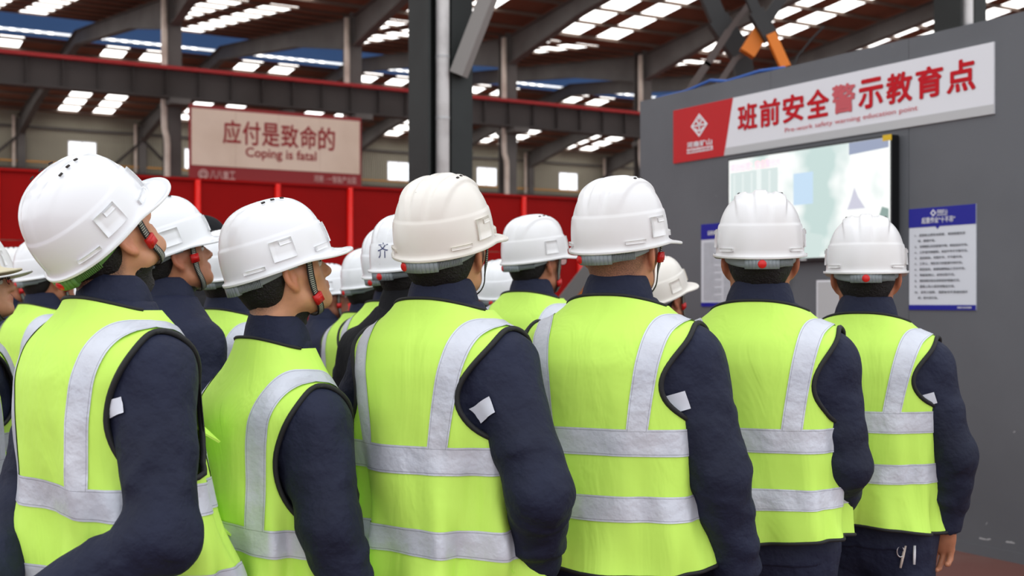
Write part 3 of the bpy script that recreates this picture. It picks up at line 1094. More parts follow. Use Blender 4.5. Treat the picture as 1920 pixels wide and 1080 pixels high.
def hairline(y, ax):
    yy = [-0.12, -0.085, -0.055, -0.036, -0.022, -0.010, 0.008, 0.020, 0.030, 0.045, 0.06, 0.10]
    zz = [-0.092, -0.090, -0.082, -0.066, -0.040, 0.000, 0.006, -0.010, -0.006, 0.024, 0.048, 0.062]
    return np.interp(y, yy, zz)


def hair_mesh(name, thick, seed, drop=0.0, h=0.004):
    F = Field(axis((-0.11, 0.11, h)), axis((-0.135, 0.125, h)), axis((-0.15, 0.125, h)))

    def f(x, y, z):
        d = head_sdf(x, y, z, ears=False)
        g = z - hairline(y, np.abs(x)) + drop + 0.006 * wob(x * 9, y * 9, z * 2, seed)
        t = np.clip(g / 0.035, -0.35, 1.0)
        t = np.where(t > 0, t * (2 - t), t)
        grain = 0.0012 * np.sin(420 * x + 60 * wob(x * 3, y * 3, z * 5, seed)) * np.cos(380 * y + 40 * z)
        return d - (thick + grain) * t
    F.add(f, (-1, -1, -1), (1, 1, 1), 0.001)
    V, Q = F.nets()
    return quad_mesh(name, V, Q)


# ================================================================ CLOTHED TORSO
NEXP = 2.5


def table(z, vals):
    zz = np.linspace(min(z), max(z), 500)
    out = []
    for v in vals:
        q = np.interp(zz, z, v)
        k = np.exp(-0.5 * (np.arange(-24, 25) / 9.0) ** 2)
        k /= k.sum()
        out.append(np.convolve(np.pad(q, 24, mode='edge'), k, 'valid'))
    return zz, out


ZT, ZN = 1.402, 1.484


class Build:
    """body measures of one man: bw widens, bd deepens, hunch rounds the back"""

    def __init__(self, bw=1.0, bd=1.0, hunch=0.0, belly=0.0, slope=0.0, flare=0.0):
        drop = lambda q: list(np.array(q) - slope * np.interp(q, [1.25, 1.385, 1.42, 1.51], [0, 1, 1, 0]))
        self.zt = ZT - slope
        z = [0.80, .90, 1.00, 1.10, 1.20, 1.28, 1.34, 1.385, 1.42, 1.445, 1.47, 1.50]
        a = np.array([.188, .184, .178, .178, .186, .194, .197, .183, .150, .118, .092, .076])
        b = np.array([.132, .130, .126, .126, .130, .132, .126, .112, .094, .080, .072, .068])
        c = np.array([0, 0, -.002, -.006, -.013, -.021, -.026, -.027, -.024, -.020, -.016, -.012])
        prof = np.interp(z, [0.8, 1.36, 1.45], [1, 1, 0])
        a = a * (1 + (bw - 1) * prof)
        b = b * (1 + (bd - 1) * prof)
        b = b + belly * np.exp(-((np.array(z) - 1.05) / 0.14) ** 2) * .5
        c = c + belly * np.exp(-((np.array(z) - 1.05) / 0.14) ** 2) * .5
        c = c - hunch * np.exp(-((np.array(z) - 1.30) / 0.13) ** 2)
        self.bw, self.bd = bw, bd
        z = drop(z)
        self.jz, (self.ja, self.jb, self.jc) = table(z, (a, b, c))
        z = [0.78, .95, 1.05, 1.15, 1.25, 1.33, 1.385, 1.42, 1.445, 1.475, 1.505]
        a = np.array([.228, .216, .209, .206, .208, .210, .203, .172, .133, .101, .088])
        b = np.array([.172, .162, .156, .152, .150, .144, .127, .108, .094, .087, .083])
        c = np.array([-.006, -.008, -.012, -.017, -.022, -.026, -.028, -.025, -.021, -.018, -.016])
        prof = np.interp(z, [0.8, 1.36, 1.45], [1, 1, 0])
        a = a * (1 + (bw - 1) * prof)
        b = b * (1 + (bd - 1) * prof)
        b = b + belly * np.exp(-((np.array(z) - 1.05) / 0.14) ** 2) * .5
        c = c + belly * np.exp(-((np.array(z) - 1.05) / 0.14) ** 2) * .5
        c = c - hunch * np.exp(-((np.array(z) - 1.28) / 0.16) ** 2)
        fl = 1 + flare * np.clip((1.22 - np.array(z)) / 0.3, 0, 1.3)
        c = c + b * (fl - 1) * 1.6
        a, b = a * fl, b * fl
        z = drop(z)
        self.vz, (self.va, self.vb, self.vc) = table(z, (a, b, c))
        self.sh = (0.166 * bw, -0.022 - hunch * 0.6, 1.328 - slope)

    def torso(self, x, y, z):
        a, b, c = np.interp(z, self.jz, self.ja), np.interp(z, self.jz, self.jb), np.interp(z, self.jz, self.jc)
        dx, dy = x, y - c
        q = ((np.abs(dx) / a) ** NEXP + (np.abs(dy) / b) ** NEXP) ** (1 / NEXP)
        q = np.maximum(q, 0.02)
        r = np.sqrt(dx * dx + dy * dy)
        d = r * (1 - 1 / q) * 0.85
        return np.maximum(np.maximum(d, z - 1.478), 0.845 - z)

    def deltoid(self, x, y, z):
        return sd_ell(np.abs(x), y, z, self.sh, (0.074, 0.074, 0.082))

    def core(self, x, y, z):
        return smin(self.torso(x, y, z), self.deltoid(x, y, z), 0.035)

    def vest(self, th, z, fold=1.0, ph=0.0):
        a, b, c = np.interp(z, self.vz, self.va), np.interp(z, self.vz, self.vb), np.interp(z, self.vz, self.vc)
        ct, st = np.cos(th), np.sin(th)
        e = 2 / NEXP
        amp = fold * np.clip((1.34 - z) / 0.40, 0, 1.15) ** 1.3
        w_ = 0.0105 * np.sin(5 * th + 1.3 * ph + 5 * z) + 0.008 * np.sin(9 * th - 7 * z + 2.1 * ph) + 0.003 * np.sin(17 * th + 12 * z + ph)
        w_ = w_ + 0.004 * np.sin(26 * z + 3 * th + ph) * np.clip((1.25 - z) / .1, 0, 1)
        m = 1 + amp * w_ / 0.17
        x = a * np.sign(ct) * np.abs(ct) ** e * m
        y = c + b * np.sign(st) * np.abs(st) ** e * m
        return np.stack(np.broadcast_arrays(x, y, z + 0 * x), -1)

    def push(self, P, gap, it=4):
        """keep cloth outside the jacket"""
        P = P.copy()
        e = 0.004
        for _ in range(it):
            x, y, z = P[..., 0], P[..., 1], P[..., 2]
            d = self.core(x, y, z)
            m = d < gap
            if not m.any():
                break
            gx = self.core(x + e, y, z) - self.core(x - e, y, z)
            gy = self.core(x, y + e, z) - self.core(x, y - e, z)
            gz = self.core(x, y, z + e) - self.core(x, y, z - e)
            g = np.stack([gx, gy, gz], -1)
            g /= np.linalg.norm(g, axis=-1, keepdims=True) + 1e-9
            P += g * np.where(m, gap - d, 0)[..., None] * 0.9
        return P


def arm_gap(z, wmax, ZB, ZT=ZT):
    t = np.clip((z - ZB) / (ZT - ZB), 0, 1)
    return wmax * np.sin(np.pi * t ** 0.85) ** 0.62


def row_levels(hem, zn, ZB, ZT):
    a = np.linspace(hem, ZB, 22, endpoint=False)
    u = np.linspace(0, 1, 30, endpoint=False)
    b = ZB + (ZT - ZB) * (1 - np.cos(np.pi * u)) / 2
    c = np.linspace(ZT, zn, 6)
    return np.concatenate([a, b, c])


def strip(P0, P1, n=1):
    return None


def ribbon_mesh(name, rows):
    """rows: array (nr, nc, 3) of points"""
    nr, nc, _ = rows.shape
    me = quad_mesh(name, rows.reshape(-1, 3), grid_faces(nr, nc))
    if name == 'reflective_stripe':
        # position across the tape, for the two lines of stitching
        q = np.linspace(0, 1, min(nr, nc))
        q = np.repeat(q, nc) if nr < nc else np.tile(q, nr)
        me.attributes.new('across', 'FLOAT', 'POINT').data.foreach_set('value', q.astype(np.float32))
    return me


def vest_parts(B, parent, mats, hem=0.865, stripes=((1.095, 1.152), (0.955, 1.012)), fold=1.0, ph=0.0, wb=0.80, wf=0.95, vdx=(0.150, 0.100), zb=1.16, tilt=0.0):
    """vest > panels with armholes, reflective stripes, black piping; returns dict of meshes for sharing"""
    out = {}
    zl = row_levels(hem, ZN, zb, B.zt)
    nb, nf = 56, 26
    wB, wF = arm_gap(zl, wb, zb, B.zt), arm_gap(zl, wf, zb, B.zt)

    def zhem(th, z):
        k = np.clip((hem + 0.12 - z) / 0.12, 0, 1)
        low = np.clip((1.30 - z) / 0.25, 0, 1)
        top = np.clip((z - B.zt) / (ZN - B.zt), 0, 1) * (1 - np.clip(-np.sin(th), 0, 1))
        return z - 0.026 * top + k * 0.012 * np.sin(2 * th + ph * 1.7) - tilt * np.cos(th) * low

    def S(th, z, gap, tw=True):
        return B.push(B.vest(th, zhem(th, z), fold, ph), gap)
    Z = zl[:, None]
    s = np.linspace(0, 1, nb)[None, :]
    thb = (-np.pi + wB[:, None]) * (1 - s) + (-wB[:, None]) * s
    back = S(thb, Z + 0 * thb, 0.012)
    g = np.interp(zl, [0.8, 1.18, 1.30, ZN], [0.015, 0.015, 0.22, 1.1])
    s = np.linspace(0, 1, nf)[None, :]
    thr = wF[:, None] * (1 - s) + (np.pi / 2 - g[:, None]) * s
    thl = (np.pi / 2 + g[:, None]) * (1 - s) + (np.pi - wF[:, None]) * s
    right, left = S(thr, Z + 0 * thr, 0.012), S(thl, Z + 0 * thl, 0.012)
    V, Q, n = [], [], 0
    for G in (back, right, left):
        nr, nc, _ = G.shape
        V.append(G.reshape(-1, 3))
        Q.append(grid_faces(nr, nc) + n)
        n += nr * nc
    out['vest'] = quad_mesh('vest', np.concatenate(V), np.concatenate(Q))
    # horizontal reflective bands
    bands = []
    th = np.linspace(-1.5 * np.pi + 0.02, 0.5 * np.pi - 0.02, 150)
    for z0, z1 in stripes:
        zz = np.linspace(z0, z1, 6)[:, None]
        TH = th[None, :] + 0 * zz
        P = S(TH, zz + 0 * TH, 0.0145)
        nrm = np.stack([P[..., 0], P[..., 1] - np.interp(zz + 0 * TH, B.vz, B.vc), 0 * TH], -1)
        nrm /= np.linalg.norm(nrm, axis=-1, keepdims=True)
        bands.append(ribbon_mesh('reflective_stripe', P + nrm * 0.0022))
    # vertical bands over each shoulder
    zend = stripes[0][1] - 0.004
    for sg in (1, -1):
        rows = []
        for side in (-1, 1):
            uu = np.linspace(0, 1, 40)
            cols = []
            for k in range(7):
                off = (k / 6 - 0.5) * 0.046
                xs_ = (vdx[0] * (1 - uu) + vdx[1] * uu) + off
                zt = np.interp(vdx[0] + off, B.va[::-1], B.vz[::-1])
                # highest level at which the vest is as wide as this column
                zz_ = np.linspace(1.30, 1.50, 400)
                aa = np.interp(zz_, B.vz, B.va)
                zt = zz_[np.where(aa >= vdx[0] + off)[0][-1]]
                z = zt + (zend - zt) * uu ** 1.35
                a = np.interp(z, B.vz, B.va)
                ct = np.clip(xs_ / a, 0, 1)
                t_ = np.arccos(ct ** (NEXP / 2))
                t_[0] = 0.0
                tt = side * t_
                if sg < 0:
                    tt = np.pi - tt
                cols.append(S(tt, z, 0.0145))
            G = np.stack(cols, 1)
            if side == -1:
                G = G[::-1]
            else:
                G = G[1:]
            rows.append(G)
        G = np.concatenate(rows, 0)
        du = np.gradient(G, axis=0)
        dv = np.gradient(G, axis=1)
        nn = np.cross(du, dv)
        nn /= np.linalg.norm(nn, axis=-1, keepdims=True) + 1e-9
        cen = np.array([0, -0.02, 1.25])
        flip = np.sign(((G - cen) * nn).sum(-1, keepdims=True))
        bands.append(ribbon_mesh('reflective_stripe', G + nn * flip * 0.0022))
    out['bands'] = bands
    # black piping round the armholes, hem and neck
    pip = []
    m = (zl >= zb - 1e-6) & (zl <= B.zt + 1e-6)
    for sg in (1, -1):
        zc = zl[m]
        b_ = -arm_gap(zc, wb, zb, B.zt)
        f_ = arm_gap(zc, wf, zb, B.zt)
        th_ = np.concatenate([b_, f_[::-1]])
        zz = np.concatenate([zc, zc[::-1]])
        if sg < 0:
            th_ = np.pi - th_
        P = S(th_, zz, 0.0135)
        pip.append(MB().tube(P.tolist() + [P[0].tolist()], 0.0062, 6, caps=False))
    th = np.linspace(-1.5 * np.pi + 0.02, 0.5 * np.pi - 0.02, 120)
    P = S(th, 0 * th + hem, 0.0135)
    pip.append(MB().tube(P.tolist(), 0.0048, 6))
    th = np.linspace(-np.pi, 0, 50)
    P = S(th, 0 * th + ZN, 0.0135)
    pip.append(MB().tube(P.tolist(), 0.004, 6))
    out['pip'] = [q.mesh('piping') for q in pip]
    return out


# ================================================================ JACKET
def limb(x, y, z, a, b, ra, rb, freq, amp, lo, hi, ph):
    """sleeve with ring wrinkles between lo..hi of its length"""
    t, d = cap_t(x, y, z, a, b)
    env = np.clip((t - lo) / 0.12, 0, 1) * np.clip((hi - t) / 0.12, 0, 1)
    w_ = np.sin(freq * t + 4.5 * wob(x * 1.7, y * 1.7, z * 0.9, ph) + ph)
    w2 = wob(x * 3.0, y * 3.0, z * 3.0, ph * 2)
    return d - (ra + (rb - ra) * t) - amp * env * np.maximum(w_, -0.2) * (0.55 + 0.45 * wob(x * 1.3, y * 1.3, z * 1.7, ph * 3)) - 0.005 * np.maximum(w2, -0.3) - 0.0025 * wob(x * 2.6 + y, y * 2.6, z * 1.1, ph + 4)


def jacket_fn(B, arms, ph=0.0, fat=1.0):
    prims = []
    for S_, E, W in arms:
        prims.append((S_, E, W))

    def f(x, y, z):
        d = B.core(x, y, z)
        d = d - 0.002 * wob(x * 4, y * 4, z * 5, ph)
        for S_, E, W in prims:
            d = smin(d, limb(x, y, z, S_, E, 0.073 * fat, 0.058 * fat, 15, 0.006, 0.35, 1.3, ph), 0.03)
            d = smin(d, limb(x, y, z, E, W, 0.058 * fat, 0.049 * fat, 15, 0.0075, -0.3, 0.9, ph + 1), 0.025)
        return d
    return f


def jacket_mesh(B, arms, h, ph, fat=1.0):
    pts = np.array([p for a in arms for p in a])
    lo = np.minimum(pts.min(0) - 0.10, [-0.30 * B.bw, -0.24, 0.80])
    hi = np.maximum(pts.max(0) + 0.10, [0.30 * B.bw, 0.22, 1.52])
    F = Field(axis((lo[0], hi[0], h)), axis((lo[1], hi[1], h)), axis((lo[2], hi[2], h)))
    f = jacket_fn(B, arms, ph, fat)

    def g(x, y, z):
        d = f(x, y, z)
        for S_, E, W in arms:
            dv = np.array(W) - np.array(E)
            dv = dv / np.linalg.norm(dv)
            cut = (x - W[0]) * dv[0] + (y - W[1]) * dv[1] + (z - W[2]) * dv[2]
            near = np.sqrt((x - W[0]) ** 2 + (y - W[1]) ** 2 + (z - W[2]) ** 2) - 0.085
            # cut the sleeve square at the cuff, only around the wrist
            d = np.where(near < 0, smax(d, cut, 0.006), d)
        return d
    F.add(g, lo - 1, hi + 1, 0.001)
    V, Q = F.nets()
    return quad_mesh('jacket', V, Q), f


def collar_mesh(B, slope=0.0, up=0.0):
    n = 64
    ph = np.linspace(math.radians(62), math.radians(360 + 118 - 0), n)   # starts right of the front, round the back, ends left of it
    ph = np.linspace(np.pi / 2 - 0.28, np.pi / 2 - 2 * np.pi + 0.28, n)
    prof = [(-0.004, -0.012), (-0.004, 0.022), (-0.003, 0.046), (0.000, 0.053), (0.006, 0.054), (0.010, 0.049), (0.015, 0.028), (0.023, 0.002), (0.028, -0.014), (0.024, -0.018), (0.016, 0.0), (0.006, 0.02)]
    rows = []
    for r, dz in prof:
        back = np.clip(-np.sin(ph), -1, 1)
        front = np.clip(np.sin(ph), 0, 1)
        hgt = (dz + 0.018) / 0.072
        zz = 1.452 - slope * 0.5 + up + (dz + 0.018) * 1.16 * (0.86 + 0.14 * back) - 0.040 * front ** 1.3 + 0.004 * np.sin(3 * ph + 1.0) * hgt
        rr = 0.0765 - 0.0125 * hgt + r * 0.42 * np.clip(hgt * 1.6 - 0.2, 0, 1)
        rows.append(np.stack([(rr + 0.003 + 0.013 * (1 - np.clip(hgt, 0, 1))) * np.cos(ph), -0.018 + 0.008 * hgt + rr * np.sin(ph), zz], -1))
    G = np.stack(rows, 0)
    return ribbon_mesh('collar', G[:, ::-1])


def patch_mesh(f, S_, E, t, ang, wd, ln, fat=1.0):
    """small reflective tab lying on a sleeve, found by walking out from the sleeve's axis"""
    S_, E = np.array(S_), np.array(E)
    d = (E - S_) / np.linalg.norm(E - S_)
    s1 = np.cross(d, [0, 1, 0])
    s1 /= np.linalg.norm(s1)
    s2 = np.cross(s1, d)
    L = np.linalg.norm(E - S_)
    nu, nv = 6, 8
    G = np.zeros((nu, nv, 3))
    for i in range(nu):
        for j in range(nv):
            q = S_ + d * (t * L + (i / (nu - 1) - 0.5) * ln)
            a = ang + (j / (nv - 1) - 0.5) * wd / 0.075
            dr = s1 * math.cos(a) + s2 * math.sin(a)
            r = 0.02
            for _ in range(40):
                p = q + dr * r
                v = float(f(p[0], p[1], p[2]))
                if v > 0.002:
                    break
                r += max(0.0015, -v * 0.7)
            G[i, j] = q + dr * (r + 0.0015)
    return ribbon_mesh('sleeve_tab', G)


# ================================================================ HANDS AND BODY
def hand_raw():
    """right hand, wrist at the origin, fingers down -z, thumb forward +y, palm towards -x; relaxed curl"""
    h = 0.0032
    F = Field(axis((-0.075, 0.035, h)), axis((-0.062, 0.095, h)), axis((-0.215, 0.035, h)))

    def f(x, y, z):
        d = sd_cap(x, y, z, (0, 0, 0.05), (0, 0, -0.01), 0.028, 0.027)
        d = smin(d, sd_ell(x, y, z, (-0.002, 0.002, -0.055), (0.018, 0.042, 0.056)), 0.018)
        d = smin(d, sd_ell(x, y, z, (-0.012, 0.026, -0.035), (0.016, 0.018, 0.032)), 0.012)
        for y0, ln, zk, curl, spr in ((0.031, 0.072, -0.094, 0.55, 0.10), (0.010, 0.080, -0.100, 0.62, 0.02), (-0.011, 0.074, -0.096, 0.72, -0.05), (-0.030, 0.058, -0.088, 0.82, -0.14)):
            p = np.array([0.0, y0, zk])
            ang = 0.25
            fr = []
            for k, (seg, r) in enumerate(((0.44, 0.0092), (0.31, 0.0084), (0.25, 0.0076))):
                q = p + ln * seg * np.array([-math.sin(ang), spr * 0.6, -math.cos(ang)])
                fr.append(sd_cap(x, y, z, p, q, r, r - 0.0008))
                p = q
                ang += curl
            g = smin(smin(fr[0], fr[1], 0.004), fr[2], 0.004)
            base = sd_cap(x, y, z, (0, y0 * 0.6, -0.03), (0, y0, zk), 0.011, 0.0098)
            d = smin(d, base, 0.008)
            d = smin(d, g, 0.003)
        a, b, c, e = (-0.006, 0.030, -0.022), (-0.020, 0.052, -0.060), (-0.026, 0.058, -0.092), (-0.032, 0.055, -0.116)
        th = smin(sd_cap(x, y, z, a, b, 0.016, 0.0125), sd_cap(x, y, z, b, c, 0.0115, 0.0105), 0.006)
        th = smin(th, sd_cap(x, y, z, c, e, 0.0105, 0.0085), 0.005)
        return smin(d, th, 0.007)
    F.add(f, (-1, -1, -1), (1, 1, 1), 0.001)
    return F.nets()


HAND = hand_raw()


def arm_frame(E, W, roll=0.0):
    """columns: hand x (back of hand), y (thumb side), z (up the arm)"""
    z = np.array(E, float) - np.array(W, float)
    z /= np.linalg.norm(z)
    y = np.array([0, 1.0, 0]) - z * z[1]
    if np.linalg.norm(y) < 0.3:
        y = np.array([0, 0, 1.0]) - z * z[2]
    y /= np.linalg.norm(y)
    x = np.cross(y, z)
    c, s = math.cos(roll), math.sin(roll)
    return np.stack([x * c + y * s, -x * s + y * c, z], -1)


PIV = np.array([0, -0.012, 1.528])       # top of the neck
HC = np.array([0, 0.012, 1.600])         # middle of the skull when level


def head_matrix(yaw, pitch, roll=0.0, shift=(0, 0, 0)):
    Mx = Matrix.Translation(Vector(PIV) + Vector(shift)) @ Matrix.Rotation(-yaw, 4, 'Z') @ Matrix.Rotation(pitch, 4, 'X') @ Matrix.Rotation(roll, 4, 'Y')
    return Mx @ Matrix.Translation(Vector(HC - PIV))


def body_mesh(B, hm, arms, rolls, h):
    hi = np.array(hm.inverted())
    hc = np.array(hm.translation)
    co = 0.022
    F = Field(axis((-0.40, -0.115, co), (-0.115, 0.115, h), (0.115, 0.40, co)),
              axis((-0.32, hc[1] - 0.145, co), (hc[1] - 0.145, hc[1] + 0.155, h), (hc[1] + 0.155, 0.38, co)),
              axis((0.02, 1.43, co), (1.43, 1.75, h), (1.75, 1.80, co)))

    def fh(x, y, z):
        X = hi[0, 0] * x + hi[0, 1] * y + hi[0, 2] * z + hi[0, 3]
        Y = hi[1, 0] * x + hi[1, 1] * y + hi[1, 2] * z + hi[1, 3]
        Zc = hi[2, 0] * x + hi[2, 1] * y + hi[2, 2] * z + hi[2, 3]
        return head_sdf(X, Y, Zc, neck=False)
    r = 0.165
    F.add(fh, hc - r, hc + r, 0.001)
    nk = hm @ Vector((0, -0.024, -0.055))
    F.add(lambda x, y, z: sd_cap(x, y, z, tuple(nk), (0, -0.030, 1.42), 0.056, 0.063), (-0.12, -0.16, 1.32), (0.12, 0.14, 1.62), 0.028)
    F.add(lambda x, y, z: sd_ell(x, y, z, (0, -0.02, 1.18), (0.155, 0.09, 0.26)), (-0.3, -0.25, 0.8), (0.3, 0.25, 1.6), 0.03)
    F.add(lambda x, y, z: sd_ell(x, y, z, (0, 0, 0.90), (0.155, 0.10, 0.15)), (-0.3, -0.25, 0.6), (0.3, 0.25, 1.2), 0.05)
    for sx in (-1, 1):
        F.add(lambda x, y, z: sd_cap(x, y, z, (0.085 * sx, 0, 0.86), (0.10 * sx, 0.01, 0.46), 0.075, 0.05), (-0.3, -0.25, 0.3), (0.3, 0.25, 1.1), 0.03)
        F.add(lambda x, y, z: sd_cap(x, y, z, (0.10 * sx, 0.01, 0.46), (0.11 * sx, -0.01, 0.10), 0.05, 0.036), (-0.3, -0.25, 0.0), (0.3, 0.25, 0.6), 0.03)
        F.add(lambda x, y, z: sd_cap(x, y, z, (0.11 * sx, -0.02, 0.085), (0.13 * sx, 0.13, 0.07), 0.034, 0.03), (-0.3, -0.25, 0.0), (0.3, 0.25, 0.3), 0.03)
    for S_, E, W in arms:
        lo, hi_ = np.min([S_, E, W], 0) - 0.12, np.max([S_, E, W], 0) + 0.12
        F.add(lambda x, y, z: sd_cap(x, y, z, S_, E, 0.048, 0.040), lo, hi_, 0.03)
        F.add(lambda x, y, z: sd_cap(x, y, z, E, W, 0.040, 0.028), lo, hi_, 0.02)
    V, Q = F.nets()
    n = len(V)
    for (S_, E, W), rl, mir in zip(arms, rolls, (False, True)):
        R = arm_frame(E, W, rl)
        P = HAND[0].copy()
        q = HAND[1].copy()
        if mir:
            P[:, 0] *= -1
            q = q[:, ::-1]
        Wp = np.array(W) + P @ R.T + R[:, 2] * 0.034
        V = np.concatenate([V, Wp])
        Q = np.concatenate([Q, q + n])
        n = len(V)
    me = quad_mesh('body', V, Q)
    # stubble / short hair density where the scalp carries hair
    L = np.concatenate([V, np.ones((len(V), 1))], 1) @ hi.T
    x, y, z = L[:, 0], L[:, 1], L[:, 2]
    hdens = np.clip((z - hairline(y, np.abs(x)) + 0.012) / 0.03, 0, 1) * (np.sqrt(x * x + y * y + z * z) < 0.15)
    ear = (np.abs(x) > 0.079)
    hdens[ear] = 0
    at = me.attributes.new('hair', 'FLOAT', 'POINT')
    at.data.foreach_set('value', hdens.astype(np.float32))
    lip = np.exp(-(((np.abs(x)) / 0.020) ** 2 + ((z + 0.079) / 0.009) ** 2)) * (y > 0.085)
    at = me.attributes.new('lip', 'FLOAT', 'POINT')
    at.data.foreach_set('value', np.clip(lip * 1.3, 0, 1).astype(np.float32))
    red = np.clip((np.abs(x) - 0.072) / 0.012, 0, 1) * (np.abs(z + 0.03) < 0.045) * (y < 0.03)
    at = me.attributes.new('flush', 'FLOAT', 'POINT')
    at.data.foreach_set('value', red.astype(np.float32))
    return me


def trousers_mesh(h=0.016):
    F = Field(axis((-0.26, 0.26, h)), axis((-0.2, 0.22, h)), axis((0.02, 0.98, h)))

    def f(x, y, z):
        ax = np.abs(x)
        d = sd_ell(x, y, z, (0, 0, 0.90), (0.190, 0.135, 0.15))
        d = smin(d, sd_cap(ax, y, z, (0.088, -0.004, 0.86), (0.105, 0.008, 0.46), 0.098, 0.078), 0.04)
        d = smin(d, limb(ax, y, z, (0.105, 0.008, 0.46), (0.115, -0.008, 0.06), 0.077, 0.068, 22, 0.004, -0.2, 1.2, 0.6), 0.03)
        return np.maximum(d, z - 0.955)
    F.add(f, (-1, -1, 0), (1, 1, 2), 0.001)
    V, Q = F.nets()
    return quad_mesh('trousers', V, Q)


def shoe_mesh(h=0.008):
    F = Field(axis((-0.07, 0.07, h)), axis((-0.12, 0.22, h)), axis((-0.01, 0.14, h)))

    def f(x, y, z):
        d = sd_cap(x, y, z, (0, -0.035, 0.04), (0.0, 0.12, 0.034), 0.045, 0.044)
        d = smin(d, sd_cap(x, y, z, (0, -0.025, 0.06), (0, -0.02, 0.10), 0.044, 0.044), 0.02)
        return smax(d, 0.001 - z, 0.008)
    F.add(f, (-1, -1, -1), (1, 1, 1), 0.001)
    V, Q = F.nets()
    V[:, 2] = np.maximum(V[:, 2], 0)
    return quad_mesh('shoe', V, Q)


TROUSERS = trousers_mesh()
SHOE = shoe_mesh()


# ================================================================ HARD HAT (head coordinates)
HAT_Z, HAT_H, RX, RYB, RYF = 0.004, 0.150, 0.1065, 0.128, 0.130


def hat_point(al, e, ribs=1.0, off=0.0):
    """al: azimuth from the front, clockwise; e: elevation 0 (rim) .. pi/2 (crown)"""
    k = 0.74
    r = np.abs(np.cos(e)) ** k
    zz = np.abs(np.sin(e)) ** (k + 0.06)
    ca, sa = np.cos(al), np.sin(al)
    ry = np.where(ca > 0, RYF, RYB)
    x = (RX + off) * r * sa
    y = (ry + off) * r * ca
    z = HAT_Z + (HAT_H + off) * zz
    # raised ribs running front to back over the crown
    h = (z - HAT_Z) / HAT_H
    fade = np.clip((h - 0.47) / 0.30, 0, 1)
    pr = np.zeros_like(x + y)
    for cx in (-0.047, 0.0, 0.047):
        cc = cx * (0.72 + 0.28 * h)
        pr = np.maximum(pr, np.clip((0.0185 - np.abs(x - cc)) / 0.006, 0, 1))
    bump = ribs * 0.0062 * pr * fade * np.clip((0.075 - np.abs(x)) / 0.01, 0, 1)
    # lower band stands a little proud, with a fine ridge at its top
    low = np.clip((0.46 - h) / 0.012, 0, 1) * 0.0022
    ridge = 0.0013 * np.exp(-((h - 0.46) / 0.012) ** 2)
    n = np.sqrt((x / RX ** 2) ** 2 + (y / ry ** 2) ** 2 + ((z - HAT_Z) / HAT_H ** 2) ** 2) + 1e-9
    d = bump + low + ridge
    x = x + d * (x / RX ** 2) / n
    y = y + d * (y / ry ** 2) / n
    z = z + d * ((z - HAT_Z) / HAT_H ** 2) / n
    return np.stack(np.broadcast_arrays(x, y, z), -1)


def hat_shell(ribs=1.0):
    na = 132
    al = np.linspace(0, 2 * np.pi, na, endpoint=False)
    es = np.concatenate([np.linspace(0.002, 0.9, 34), np.linspace(0.93, np.pi / 2 - 0.02, 22)])[::-1]
    rows = [hat_point(al, e + 0 * al, ribs) for e in es]
    base = rows[-1]
    pk = np.clip((np.cos(al) - 0.18) / 0.82, 0, 1)
    pk = pk * pk * (3 - 2 * pk)
    ex = 0.0075 + 0.040 * pk
    dirv = np.stack([np.sin(al), np.cos(al), 0 * al], -1)
    droop = 0.010 * pk + 0.004 * np.clip(-np.cos(al), 0, 1)
    for t, dz, th in ((0.15, -0.004, 0), (0.4, -0.006, 0), (0.7, -0.0065, 0), (0.93, -0.006, 0), (1.0, -0.0045, 0), (1.04, -0.006, 0), (1.03, -0.010, 0), (0.97, -0.011, 0), (0.6, -0.0095, 0), (0.0, -0.008, 0)):
        p = base + dirv * (ex * t)[:, None]
        curve = 0.010 * pk * (1 - np.cos(np.clip(np.sin(al), -1, 1) * 1.6))
        p[:, 2] += dz - droop * min(t, 1.0) ** 1.3 - curve * min(t, 1)
        rows.append(p)
    for e in (0.01, 0.15, 0.4, 0.8, 1.2, 1.5):
        rows.append(hat_point(al, e + 0 * al, 0, -0.0045))
    G = np.stack(rows, 0)
    nr = len(rows)
    V = G.reshape(-1, 3)
    Q = grid_faces(nr, na, True)[:, ::-1]
    V = np.concatenate([V, [[0, 0, G[0, :, 2].mean() + 0.0004]]])
    top = len(V) - 1
    a = np.arange(na)
    capq = np.stack([np.full(na // 2, top), a[0::2], a[1::2], (a[0::2] + 2) % na], -1)
    me = bpy.data.meshes.new('shell')
    me.from_pydata(V.tolist(), [], Q.tolist() + capq[:, ::-1].tolist() if False else Q.tolist() + [[int(i) for i in q] for q in capq])
    me.update()
    return me


def hat_accessory():
    """raised socket plates on each side and the front corner lugs"""
    out = []
    for sg in (1, -1):
        for (a0, a1, e0, e1, up) in ((84, 108, 0.045, 0.30, 0.0032), (86, 98, 0.215, 0.275, 0.0055), (40, 62, 0.02, 0.07, 0.004), (28, 33, 0.06, 0.34, 0.005), (118, 142, 0.012, 0.04, 0.004)):
            na, ne = 6, 4
            al = np.radians(np.linspace(a0, a1, na))[None, :] * sg
            ee = np.linspace(e0, e1, ne)[:, None]
            P = hat_point(al + 0 * ee, ee + 0 * al, 0, 0.0024 + up - 0.001)
            P0 = hat_point(al + 0 * ee, ee + 0 * al, 0, -0.002)
            V = np.concatenate([P.reshape(-1, 3), P0.reshape(-1, 3)])
            n = na * ne
            fs = [tuple(int(i) for i in q) for q in grid_faces(ne, na)]
            bd = [i for i in range(na)] + [na * (r + 1) - 1 for r in range(1, ne)] + [n - 2 - i for i in range(na - 1)] + [na * (ne - 1 - r) for r in range(1, ne - 1)]
            for k in range(len(bd)):
                p, q = bd[k], bd[(k + 1) % len(bd)]
                fs.append((p, q, n + q, n + p))
            out.append(MB().add(V.tolist(), fs).mesh('socket_plate'))
    return out


